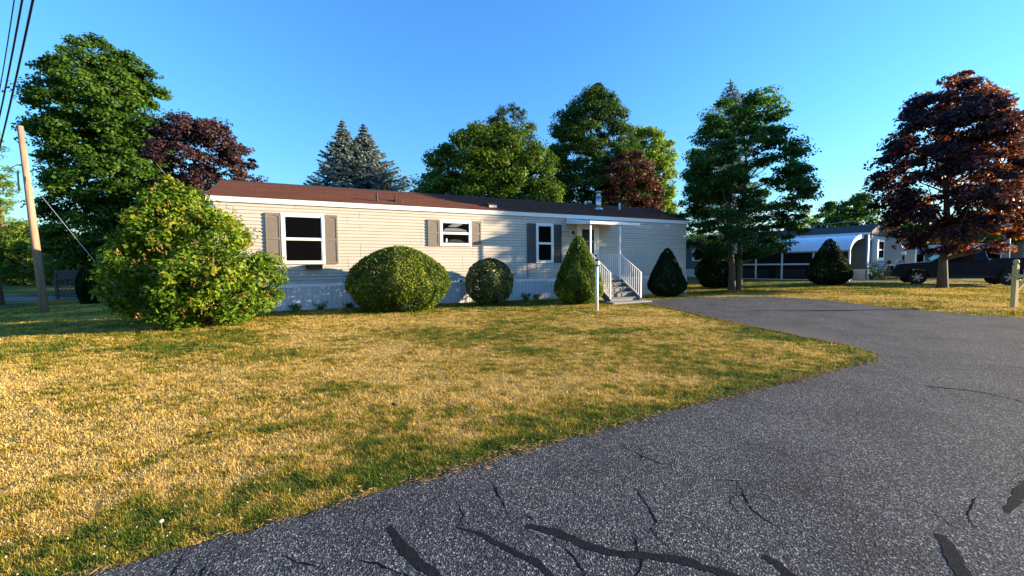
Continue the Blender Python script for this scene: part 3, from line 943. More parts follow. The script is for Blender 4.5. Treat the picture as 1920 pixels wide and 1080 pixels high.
mx0, my0 = 14.6, 11.75
mz = gz(mx0, my0)
mp = thing('mailbox_post', 'pale wooden mailbox post with ball finial and crossarm beside the road', 'mailbox post', (mx0, my0, mz), math.radians(8))
MB().box(-.052, .052, -.052, .052, -0.1, 1.22).build('post', M['wood'], mp, bevel=0.006)
MB().lathe([(0.05, 1.215), (0.05, 1.235), (0.035, 1.245), (0.045, 1.262), (0.062, 1.29), (0.066, 1.32), (0.055, 1.36), (0.03, 1.385), (0.008, 1.392)], n=14).build('finial', M['wood'], mp, True)
MB().extrude([(-0.20, 0.95), (1.0, 0.95), (1.0, 0.855), (-0.10, 0.855)], 'y', -0.088, -0.054).build('crossarm', M['wood'], mp)
MB().bar((0.05, -0.02, 0.47), (0.46, -0.02, 0.85), 0.045, 0.06).build('brace', M['wood'], mp)
MB().lathe([(0.028, 0), (0.028, 0.012), (0.01, 0.02)], n=10).build('reflector', M['globe'], mp).matrix_local = Matrix.Translation((0.0, -0.091, 0.79)) @ Matrix.Rotation(math.radians(90), 4, 'X')
mbx = thing('mailbox', 'grey metal mailbox on the wooden crossarm by the road', 'mailbox', (mx0 + 0.52, my0 - 0.02, mz + 0.952), math.radians(8))
arc = [(-0.085, 0.0), (0.085, 0.0), (0.085, 0.12)] + [(0.085 * math.cos(a), 0.12 + 0.085 * math.sin(a)) for a in np.linspace(0.3, math.pi - 0.3, 7)] + [(-0.085, 0.12)]
MB().extrude(arc, 'x', -0.24, 0.24).build('box', M['grey_post'], mbx)
MB().box(-0.1, -0.06, -0.095, -0.088, 0.1, 0.22).build('flag', M['red_paint'], mbx)


def small_mailbox(name, label, x, y, kind):
    t = thing(name, label, 'mailbox', (x, y, gz(x, y)), math.radians(-35))
    if kind:
        MB().box(-.07, .07, -.06, .06, -0.1, 1.0).build('post', M['grey_post'], t, bevel=0.01)
        a = [(-0.16, 1.0), (0.16, 1.0), (0.16, 1.2)] + [(0.16 * math.cos(q), 1.2 + 0.13 * math.sin(q)) for q in np.linspace(0.3, math.pi - 0.3, 7)] + [(-0.16, 1.2)]
        MB().extrude(a, 'y', -0.3, 0.3).build('box', M['white_box'], t)
        MB().extrude([(p * 0.97, (q - 1.15) * 0.97 + 1.15) for p, q in a], 'y', -0.315, -0.301).build('door', M['grey_post'], t)
        MB().box(-.05, .05, -.075, -.061, 0.6, 0.95).build('number_plate', M['white_box'], t)
    else:
        MB().tube([(0, 0, -0.1), (0, 0, 1.05)], 0.018, 6).build('post', M['black'], t)
        a = [(-0.09, 1.05), (0.09, 1.05), (0.09, 1.2)] + [(0.09 * math.cos(q), 1.2 + 0.09 * math.sin(q)) for q in np.linspace(0.3, math.pi - 0.3, 7)] + [(-0.09, 1.2)]
        MB().extrude(a, 'y', -0.26, 0.26).build('box', M['black'], t)
        MB().box(.092, .1, -.1, -.06, 1.12, 1.25).build('flag', M['red_paint'], t)
    return t


small_mailbox('mailbox', 'small black mailbox on a thin pole before the blue home', 24.55, 26.45, False)
small_mailbox('mailbox', 'white domed mailbox on a thick grey post near the pickup nose', 25.75, 26.95, True)

up1 = thing('utility_pole', 'leaning brown utility pole with a tension cable on the left lawn', 'utility pole', (-16.72, 14.45, gz(-16.72, 14.45)))
ptop = (-0.54, 0.1, 6.58)
MB().tube([(0, 0, -0.3), (-.28, .05, 3.3), ptop], [0.118, 0.102, 0.080], 14).build('pole', M['pole'], up1, True)
MB().tube([(-0.62, 0.0, 4.3), (-.62, 0.0, 5.0)], 0.025, 6).build('conduit', M['grey_post'], up1)
MB().tube([(-0.44, 0.05, 5.2), (-0.62, -0.02, 5.22)], 0.03, 6).build('bracket', M['steel_wire'], up1)
gy0 = Vector((-16.72, 14.45, gz(-16.72, 14.45)))
MB().tube([(-0.38, 0.0, 4.85), (3.6, -0.35, 0.0)], 0.009, 5).build('guy_wire', M['steel_wire'], up1)
up2 = thing('utility_pole', 'dark utility pole at the left edge of the frame with crossarm', 'utility pole', (-22.45, 17.7, gz(-22.45, 17.7)))
MB().tube([(0, 0, -0.3), (-.6, 0, 5.0), (-1.15, 0, 10.8)], [0.19, 0.165, 0.13], 14).build('pole', M['bark_brown'], up2, True)
MB().bar((-2.2, -0.35, 9.55), (0.35, 0.3, 9.75), 0.09, 0.11).build('crossarm', M['dark_wood'], up2)
for k, t in enumerate((0.1, 0.5, 0.95)):
    MB().lathe([(0.03, 0), (0.045, 0.05), (0.03, 0.1), (0.045, 0.14), (0.02, 0.18)], (-2.2 + 2.55 * t, -0.35 + .65 * t, 9.6 + 0.2 * t + .05), 8).build('insulator', M['white_metal'], up2)


def wire(name, label, pts, r, mat):
    P = [np.array(p, float) for p in pts]
    Q = []
    for a, b in zip(P[:-1], P[1:]):
        for t in np.arange(10) / 10:
            q = a + (b - a) * t
            q[2] -= 0.16 * 4 * t * (1 - t)
            Q.append(q)
    Q.append(P[-1])
    return tag(MB().tube(Q, r, 6).build(name, mat, smooth=True), label, 'cable')


wire('power_line', 'uppermost thin power line crossing the upper left corner', [(-22.29, 17.7, 6.99), (-13.67, 11.6, 8.69), (0.14, 1.84, 11.4)], 0.014, M['wire'])
wire('power_line', 'middle twisted power line crossing the upper left corner', [(-22.36, 17.7, 6.17), (-12.29, 10.6, 8.05), (3.83, -0.76, 11.04)], 0.022, M['wire'])
wire('power_line', 'lowest thick power line crossing the upper left corner', [(-22.44, 17.7, 5.07), (-10.32, 9.1, 7.08), (9.08, -4.66, 10.29)], 0.022, M['wire'])
wire('service_cable', 'pale cable running from the leaning pole to the edge pole', [(-17.3, 14.43, 4.94), (-22.9, 17.65, 5.6)], 0.014, M['steel_wire'])

# ------------------------------------------------------------------ neighbouring blue home
NC = np.array([23.85, 27.27])
ND = np.array([-0.60, 0.80])              # along the front wall, away from the corner
NIN = np.array([0.80, 0.60])              # into the home
NG = 0.13
nb = thing('mobile_home', 'blue grey home with a curved white awning over a screened porch', 'mobile home', (NC[0], NC[1], NG), math.atan2(-ND[1], -ND[0]))
# local: +x runs back along the front wall towards the corner (x=0), -x away;  -y outward?  (x axis = -ND)
NL, NW, NE_ = 13.6, 4.5, 3.08
yin = 1 if np.dot(np.array([-(-ND[1]), -ND[0]]), NIN) > 0 else -1


def nbox(mb, x0, x1, d0, d1, z0, z1):
    """d measured outward from the front wall (towards the lawn)"""
    a, b = sorted((-d0 * yin, -d1 * yin))
    return mb.box(-x1, -x0, a, b, z0, z1)


nbox(MB(), 0, NL, 0, -NW, 0.02, NE_).build('wall', M['n_siding'], nb)
sd = MB()
z = 0.72
while z < NE_ - 0.05:
    prof = [(0.0, z), (-0.016 * yin, z + .002), (-0.003 * yin, z + .118)]
    sd.extrude(prof, 'x', -NL, -0.06)
    z += 0.12
o = sd.build('siding', M['n_dark'], nb); o['kind'] = 'stuff'
sd = MB()
z = 0.72
while z < NE_ - 0.05:
    sd.extrude([(0.0, z), (0.016, z + .002), (0.003, z + .118)], 'y', *sorted((0.06 * yin, NW * yin)))
    z += 0.12
o = sd.build('end_siding', M['n_siding'], nb); o['kind'] = 'stuff'
nbox(MB(), -0.03, 0.06, 0.03, -0.06, 0.0, NE_).build('corner_trim', M['n_siding'], nb)
nbox(MB(), -0.02, NL, 0.03, 0.002, 0.62, 0.72).build('skirt_trim', M['white'], nb)
k = 0.07
while k < NL - 0.4:
    s_ = MB(); 
    for j in range(3): nbox(s_, k + .003 + .133 * j, k + .12 + .133 * j, 0.022, 0.003, -0.1, 0.62)
    s_.build('skirting_panel', M['skirt'], nb)
    k += 0.40
s_ = MB(); s_.box(0.002, 0.03, *sorted((0.06 * yin, NW * yin)), -0.1, 0.72); s_.build('end_skirting', M['skirt'], nb)
rf = MB()
pr = [(0.1, NE_), (0.1, NE_ + .10), (-NW / 2, NE_ + .78), (-NW - 0.1, NE_ + .10), (-NW - .1, NE_)]
rf.extrude([(-d * yin, zz) for d, zz in pr], 'x', -NL, 0.15)
rf.build('roof', M['n_roof'], nb)
nbox(MB(), -0.15, NL, 0.125, 0.102, NE_ - .04, NE_ + .115).build('fascia_board', M['white'], nb)
# bay window on the end wall
by = MB()
ybs = sorted((0.9 * yin, 2.7 * yin))
by.box(0.03, 0.35, ybs[0], ybs[1], 1.32, 2.75)
bay = by.build('bay_window', M['white'], nb)
MB().poly([(0.03, ybs[0] - .05, 1.32), (0.42, ybs[0] - .05, 1.26), (0.42, ybs[1] + .05, 1.26), (0.03, ybs[1] + .05, 1.32), (0.03, ybs[0], 1.1), (0.03, ybs[1], 1.1)], [(0, 1, 2, 3), (4, 1, 0), (5, 3, 2), (4, 5, 2, 1)]).build('bay_base', M['white'], bay)
for a, b in ((0.14, 0.48), (0.52, 0.86)):
    ya, yb = [ybs[0] + (ybs[1] - ybs[0]) * t for t in (a, b)]
    for z0, z1 in ((1.52, 2.02), (2.08, 2.6)):
        MB().box(0.351, 0.36, ya, yb, z0, z1).build('pane', M['dark_in'], bay)
# front windows
for (a, b, z0, z1) in ((1.35, 2.45, 1.25, 2.45), (11.3, 12.3, 1.45, 2.6)):
    f_ = nbox(MB(), a, b, 0.05, 0.017, z0, z1).build('window', M['white'], nb)
    zm = (z0 + z1) / 2
    for q0, q1 in ((z0 + .09, zm - .03), (zm + .03, z1 - .09)):
        nbox(MB(), a + .25 if a > 5 else a + .1, b - .25 if a > 5 else b - .1, 0.056, 0.051, q0, q1).build('pane', M['dark_in'], f_)
for xx in (7.0, 9.6):
    pass
pch = MB().lathe([(0.14, 0), (0.14, 0.62), (0.17, 0.64), (0.17, 0.70)], n=12).build('chimney', M['pvc'], nb, True)
pch.location = (-6.3, NW * 0.62 * yin, NE_ + 0.5)
# awning of curved panels
AD = 3.0
ZT, ZO = NE_ - 0.05, 1.95
curve = [(AD * math.sin(t * math.pi / 2 * 0.92) / math.sin(math.pi / 2 * 0.92), ZT - (ZT - ZO) * (1 - math.cos(t * math.pi / 2 * 0.92)) / (1 - math.cos(math.pi / 2 * 0.92))) for t in np.linspace(0, 1, 11)]
aw = nbox(MB(), 0.2, 7.6, 0.06, 0.018, ZT - 0.03, ZT + 0.06).build('awning', M['awning'], nb)
PWD = 0.92
for k in range(8):
    xa, xb = 0.2 + k * PWD, 0.2 + (k + 1) * PWD - 0.012
    mb = MB()
    pts = []
    for d, zz in curve: pts += [(-xa, -d * yin, zz), (-xb, -d * yin, zz)]
    nn = len(curve)
    pts += [(p[0], p[1], p[2] - 0.02) for p in pts]
    fs = [(2 * i, 2 * i + 1, 2 * i + 3, 2 * i + 2) for i in range(nn - 1)] + [(2 * nn + 2 * i + 2, 2 * nn + 2 * i + 3, 2 * nn + 2 * i + 1, 2 * nn + 2 * i) for i in range(nn - 1)]
    mb.poly(pts, fs)
    mb.build('awning_panel', M['awning'], aw, True)
    mb = MB()
    for i in range(nn - 1):
        a, b = curve[i], curve[i + 1]
        mb.bar((-xb - .005, -a[0] * yin, a[1] + .012), (-xb - .005, -b[0] * yin, b[1] + .012), 0.03, 0.035)
    mb.build('awning_rib', M['awning'], aw)
for xe in (0.19, 0.2 + 8 * PWD):
    mb = MB()
    for i in range(len(curve) - 1):
        a, b = curve[i], curve[i + 1]
        mb.poly([(-xe, -a[0] * yin, a[1] + .03), (-xe, -b[0] * yin, b[1] + .03), (-xe, -b[0] * yin, b[1] - .16 - .1 * (1 - (i + 1) / 10)), (-xe, -a[0] * yin, a[1] - .16 - .1 * (1 - i / 10))], [(0, 1, 2, 3)])
    mb.build('awning_end', M['awning'], aw)
nbox(MB(), 0.2, 7.6, AD + .03, AD - .02, ZO - 0.07, ZO + 0.02).build('awning_gutter', M['grey_post'], aw)
# screened porch
pstx = [0.25, 2.15, 4.0, 5.7, 7.45]
for xx in pstx:
    nbox(MB(), xx - .05, xx + .05, AD - .05, AD - .15, -0.05, ZO - .07).build('porch_post', M['white'], nb)
for a, b in zip(pstx[:-1], pstx[1:]):
    for z0, z1 in ((0.0, 0.06), (1.05, 1.15)):
        nbox(MB(), a + .052, b - .052, AD - .07, AD - .13, z0, z1).build('porch_rail', M['white'], nb)
    for z0, z1 in ((0.06, 1.05), (1.15, ZO - .07)):
        nbox(MB(), a + .05, b - .05, AD - .098, AD - .102, z0, z1).build('screen', M['screen'], nb)
nbox(MB(), 0.1, 7.6, AD, 0.03, -0.05, -0.01).build('porch_floor', M['concrete'], nb)
nbox(MB(), 0.5, 2.0, 1.6, 1.2, 0.0, 0.8).build('porch_bench', M['wood'], nb)
nbox(MB(), 4.6, 5.1, 2.2, 1.7, 0.0, 0.9).build('porch_chair', M['wood'], nb)

# small hutch, beige house and the far houses
hx, hy = 15.0, 30.8
ht = thing('garden_hutch', 'small dark roofed hutch by the skirting of the blue home', 'hutch', (hx, hy, gz(hx, hy)), math.radians(-50))
MB().box(-.5, .5, -.35, .35, 0, 0.6).build('body', M['dark_wood'], ht)
MB().extrude([(-0.7, 0.58), (0.7, 0.62), (0.2, 1.05), (-.1, 1.05)], 'y', -0.5, 0.5).build('roof', M['n_roof'], ht)
MB().box(-.3, -.1, -.37, -.352, 0.1, 0.5).build('panel', M['white_box'], ht)

bh = thing('house', 'taupe sided house behind the white domed mailbox', 'house', (35.6, 38.5, 0.12), math.radians(-30))
MB().extrude([(-4.0, 0.0), (2.0, 0.0), (2.0, 2.9), (-1.0, 4.1), (-4.0, 2.9)], 'y', 0, 7).build('wall', M['beige'], bh)
sd = MB(); z = 0.4
while z < 2.85:
    sd.extrude([(-0.02, z), (-0.001, z), (-0.004, z + .13)], 'x', -3.95, 1.9); z += 0.14
o = sd.build('siding', M['beige'], bh); o['kind'] = 'stuff'
for xx in (-4.02, 1.9): MB().box(xx, xx + .12, -0.04, 0.08, 0, 2.9).build('corner_trim', M['white'], bh)
MB().extrude([(-4.3, 2.8), (-1.0, 4.15), (2.3, 2.8), (2.3, 2.95), (-1.0, 4.35), (-4.3, 2.95)], 'y', -0.2, 7.2).build('roof', M['n_roof'], bh)
gl = thing('lamp_post', 'short black lamp post with lit pale top in front of the taupe house', 'lamp post', (32.4, 33.6, gz(32.4, 33.6)))
MB().tube([(0, 0, -.1), (0, 0, 1.75)], 0.09, 8).build('post', M['black'], gl)
MB().lathe([(0.1, 1.75), (0.14, 1.8), (0.15, 1.95), (0.08, 2.05)], n=10).build('globe', M['globe'], gl)


def far_house(label, x, y, rz, wd, dp, he, wall, roofm, rise=1.3):
    t = thing('house', label, 'house', (x, y, 0.1), rz)
    MB().extrude([(0, 0), (dp, 0), (dp, he), (dp / 2, he + rise * .95), (0, he)], 'x', -wd / 2, wd / 2).build('wall', wall, t)
    MB().extrude([(-.35, he - .08), (dp / 2, he + rise), (dp + .35, he - .08), (dp + .35, he + .08), (dp / 2, he + rise + .18), (-.35, he + .08)], 'x', -wd / 2 - .3, wd / 2 + .3).build('roof', roofm, t)
    for k in range(3):
        xx = -wd / 2 + wd * (k + .5) / 3
        f = MB().box(xx - .55, xx + .55, -0.05, -0.003, 1.1, 2.3).build('window', M['white'], t)
        MB().box(xx - .45, xx + .45, -0.06, -0.051, 1.2, 2.2).build('pane', M['dark_in'], f)
    return t


far_house('pale grey roofed house showing above the pickup bonnet', 47.0, 47.0, math.radians(-38), 12, 7, 2.2, M['n_dark'], M['far_roof'], 0.6)
far_house('light blue house behind the pickup cab', 51.0, 43.0, math.radians(-45), 9, 7, 2.5, M['n_siding'], M['far_roof'], 0.6)
fp = thing('utility_pole', 'blue grey pole standing behind the pickup bed', 'utility pole', (33.6, 27.6, gz(33.6, 27.6)))
MB().tube([(0, 0, -.2), (0, 0, 6.0)], [0.17, 0.13], 10).build('pole', M['grey_post'], fp, True)
wire('service_cable', 'thin pale cable strung above the blue home', [(22.6, 31.5, 4.15), (33.6, 27.6, 5.6)], 0.016, M['steel_wire'])


def car(name, label, x, y, rz, mat, L_=4.4, W_=1.75, H_=1.42):
    t = thing(name, label, 'car', (x, y, gz(x, y)), rz)
    h = L_ / 2
    MB().extrude([(-h, .3), (h, .3), (h, .62), (h - .9, .82), (h - 1.5, .86), (-h + .5, .86), (-h, .7)], 'y', -W_ / 2, W_ / 2).build('body', mat, t, bevel=0.05)
    MB().extrude([(h - 1.45, .862), (h - 2.1, H_), (-h + 1.2, H_), (-h + .5, .862)], 'y', -W_ / 2 + .12, W_ / 2 - .12).build('cabin', M['auto_glass'], t, bevel=0.05)
    MB().box(-h + 1.2, h - 2.1, -W_ / 2 + .14, W_ / 2 - .14, H_ - .02, H_ + .03).build('roof', mat, t, bevel=0.03)
    for sx in (h - .85, -h + .85):
        for sy in (-W_ / 2 + .1, W_ / 2 - .1):
            wv = MB().tube([(sx, sy - .1, .32), (sx, sy + .1, .32)], .32, 16).build('wheel', M['rubber'], t)
            MB().tube([(sx, sy - .115, .32), (sx, sy + .115, .32)], .19, 12).build('rim', M['rim'], wv)
    return t


car('parked_car', 'white car parked beyond the pickup bonnet', 36.5, 34.8, math.radians(150), M['white'])
car('parked_car', 'dark red car half hidden behind the pickup bed', 41.5, 33.0, math.radians(150), M['red_paint'], H_=1.6)

# ------------------------------------------------------------------ pickup truck
fwp, rwp = np.array([21.28, 21.31]), np.array([24.0, 19.52])
dirv = (fwp - rwp) / np.linalg.norm(fwp - rwp)
side = np.array([-dirv[1], dirv[0]])                    # driver's left = towards the camera?
if np.dot(side, -fwp) < 0: side = -side
WB, TW = 3.24, 1.84
ctr = (fwp + rwp) / 2 - side * (TW / 2 - 0.12)
tk = thing('pickup_truck', 'dark blue crew cab pickup parked behind the copper maple', 'pickup truck', (ctr[0], ctr[1], gz(23, 20.5)), math.atan2(dirv[1], dirv[0]))
fx, rx = WB / 2, -WB / 2
HW = TW / 2
WR = 0.385
ARCH = 0.47


def arch(cx, n=9):
    return [(cx + ARCH * math.cos(a), 0.40 + ARCH * math.sin(a)) for a in np.linspace(math.radians(-8), math.radians(188), n)]


lower = [(fx + .88, .42), (fx + .93, .72), (fx + .86, 1.02), (fx + .72, 1.08), (fx - .1, 1.15), (fx - .55, 1.18), (rx + .75, 1.18), (rx + .68, 1.2), (rx + .66, 1.30), (rx - 1.12, 1.30), (rx - 1.15, .55)]
bot = [(rx - .55, .50)] + list(reversed(arch(rx))) + [(rx + .55, .36), (fx - .55, .36)] + list(reversed(arch(fx)))
prof = lower + bot
body = MB().extrude(prof, 'y', -HW, HW).build('body', M['truck'], tk, bevel=0.035)
cabp = [(fx - .50, 1.185), (fx - 1.22, 1.72), (fx - 1.40, 1.76), (rx + .98, 1.77), (rx + .84, 1.72), (rx + .70, 1.185)]
cb = MB()
nb_ = len(cabp)
iy = lambda zz: HW - .02 - (zz - 1.18) * 0.28
cb.poly([(p, -iy(q), q) for p, q in cabp] + [(p, iy(q), q) for p, q in cabp], [tuple(range(nb_)), tuple(reversed(range(nb_, 2 * nb_)))] + [(i, nb_ + i, nb_ + (i + 1) % nb_, (i + 1) % nb_) for i in range(nb_)])
cab = cb.build('cab', M['truck'], tk, bevel=0.04)
for s in (-1, 1):
    def gp(pts): return [(p, s * (iy(q) + .006), q) for p, q in pts]
    for lab, g in (('side_window', [(fx - .86, 1.25), (fx - 1.30, 1.63), (fx - 1.72, 1.66), (fx - 1.72, 1.25)]), ('side_window', [(fx - 1.80, 1.25), (fx - 1.80, 1.66), (rx + 1.02, 1.66), (rx + .93, 1.25)])):
        q = gp(g)
        MB().poly(q + [(a, b - s * .012, c) for a, b, c in q], [(0, 1, 2, 3), (7, 6, 5, 4), (0, 4, 5, 1), (1, 5, 6, 2), (2, 6, 7, 3), (3, 7, 4, 0)]).build(lab, M['auto_glass'], tk)
    for xx in (fx - .52, fx - 1.76, rx + .74):
        MB().box(xx - .006, xx + .006, s * (HW + .002) - .003, s * (HW + .002) + .003, .48, 1.17).build('door_seam', M['truck_trim'], tk)
    for xx in (fx - 1.62, rx + .95):
        MB().box(xx - .09, xx + .09, s * (HW + .018) - .015, s * (HW + .018) + .015, 1.0, 1.035).build('door_handle', M['truck'], tk)
    MB().box(rx + .5, fx - .5, s * (HW + .012) - .01, s * (HW + .012) + .01, .40, .47).build('sill_step', M['truck_trim'], tk)
    mr = MB().box(fx - .92, fx - .72, s * (HW + .12) - .1, s * (HW + .12) + .1, 1.2, 1.36).build('side_mirror', M['truck_trim'], tk, bevel=.03)
    for cx in (fx, rx):
        fl_ = MB()
        pa = arch(cx, 11)
        for a, b in zip(pa[:-1], pa[1:]):
            fl_.bar((a[0], s * (HW + .015), a[1]), (b[0], s * (HW + .015), b[1]), 0.05, 0.055)
        fl_.build('fender_flare', M['truck'], tk)
        y0, y1 = sorted((s * (HW - .24), s * (HW - .01)))
        wh = MB().tube([(cx, y0, WR), (cx, y0 + .03, WR), (cx, y1 - .03, WR), (cx, y1, WR)], [WR - .03, WR, WR, WR - .03], 28).build('wheel', M['rubber'], tk, False)
        yo = s * (HW + .0)
        rm = MB().tube([(cx, yo - s * .03, WR), (cx, yo + s * .004, WR)], [.25, .235], 20).build('rim', M['truck_trim'], wh)
        sp = MB()
        for k in range(6):
            a = k * math.pi / 3 + .2
            sp.bar((cx + .05 * math.cos(a), yo + s * .012, WR + .05 * math.sin(a)), (cx + .225 * math.cos(a), yo + s * .012, WR + .225 * math.sin(a)), 0.055, 0.02, up=(0, 1, 0))
        sp.tube([(cx, yo, WR), (cx, yo + s * .02, WR)], .075, 12)
        sp.build('spokes', M['rim'], wh)
    MB().box(fx + .70, fx + .90, s * (HW - .17) - .15, s * (HW - .17) + .15, .83, 1.0).build('headlight', M['lamp_glass'], tk, bevel=.02)
    MB().box(rx - 1.17, rx - 1.10, s * (HW - .09) - .07, s * (HW - .09) + .07, .8, 1.15).build('taillight', M['red_paint'], tk, bevel=.015)
MB().box(fx + .78, fx + 1.02, -HW + .02, HW - .02, .40, .70).build('front_bumper', M['truck_trim'], tk, bevel=.05)
MB().box(fx + .90, fx + .95, -.42, .42, .74, .98).build('grille', M['truck_trim'], tk, bevel=.02)
MB().box(rx - 1.32, rx - 1.14, -HW + .04, HW - .04, .52, .68).build('rear_bumper', M['galv'], tk, bevel=.03)
MB().poly([(fx - .56, -iy(1.24) + .1, 1.245), (fx - .56, iy(1.24) - .1, 1.245), (fx - 1.19, iy(1.7) - .1, 1.715), (fx - 1.19, -iy(1.7) + .1, 1.715)], [(0, 1, 2, 3)]).build('windshield', M['auto_glass'], tk)
MB().poly([(rx + .708, -iy(1.24) + .12, 1.28), (rx + .708, iy(1.24) - .12, 1.28), (rx + .825, iy(1.7) - .12, 1.68), (rx + .825, -iy(1.7) + .12, 1.68)], [(3, 2, 1, 0)]).build('rear_window', M['auto_glass'], tk)
for s in (-1, 1):
    MB().box(rx - 1.1, rx + .62, s * (HW - .04) - .045, s * (HW - .04) + .045, 1.303, 1.335).build('bed_rail', M['truck_trim'], tk, bevel=.01)

# lattice fence panel on the left
lf = thing('lattice_fence', 'short dark lattice fence panel beside the far hedge', 'fence', (-23.0, 21.2, gz(-23, 21.2)), math.radians(6))
for xx in (-.75, .75): MB().box(xx - .05, xx + .05, -.05, .05, -.1, 1.5).build('post', M['dark_wood'], lf)
MB().box(-.7, .7, -.03, .03, 1.38, 1.48).build('rail', M['dark_wood'], lf)
MB().box(-.7, .7, -.03, .03, 1.02, 1.10).build('rail', M['dark_wood'], lf)
for k in range(7): MB().box(-.69 + k * .2, -.50 + k * .2, -.014, .014, 1.105, 1.375).build('board', M['dark_wood'], lf)
MB().box(-.7, .7, -.03, .03, 0.08, 0.16).build('rail', M['dark_wood'], lf)
for sgn in (-1, 1):
    for k in range(-4, 10):
        x0 = -0.7 + k * 0.2
        a, b = (x0, 0.17), (x0 + 0.84, 1.01)
        t0 = max(0, (-0.69 - a[0]) / 0.84); t1 = min(1, (0.69 - a[0]) / 0.84)
        if t1 - t0 < 0.08: continue
        pa = [sgn * (a[0] + .84 * t0), a[1] + .84 * t0]; pb = [sgn * (a[0] + .84 * t1), a[1] + .84 * t1]
        MB().bar((pa[0], sgn * .008, pa[1]), (pb[0], sgn * .008, pb[1]), 0.012, 0.035).build('lattice_slat', M['dark_wood'], lf)

# ------------------------------------------------------------------ vegetation builders
def unit(v): return v / (np.linalg.norm(v, axis=-1, keepdims=True) + 1e-9)


def leaf_quads(P, Nm, size, asp, r, fold=0.12, dirs=None):
    n = len(P)
    a = dirs if dirs is not None else r.normal(size=(n, 3))
    a = unit(a - Nm * np.sum(a * Nm, 1, keepdims=True))
    b = np.cross(Nm, a)
    s = np.asarray(size).reshape(-1, 1) * np.ones((n, 1))
    v0 = P - a * s * .5
    v1 = P + b * s * asp * .5 + Nm * fold * s - a * s * 0.06
    v2 = P + a * s * .5 - Nm * fold * s * 0.8
    v3 = P - b * s * asp * .5 + Nm * fold * s - a * s * 0.06
    V = np.stack([v0, v1, v2, v3], 1).reshape(-1, 3)
    F = np.arange(4 * n).reshape(n, 4)
    return V, F


def prof_fn(prof):
    p = np.array(prof, float)
    o = np.argsort(p[:, 0])
    p = p[o]
    return p[:, 0], p[:, 1], p[:, 2]


def lump(th, z, seed, k=1.6):
    return fbm(np.cos(th) * k + seed * 3.1 + 20, np.sin(th) * k + z * .55 + seed * 1.7 + 20, 3)


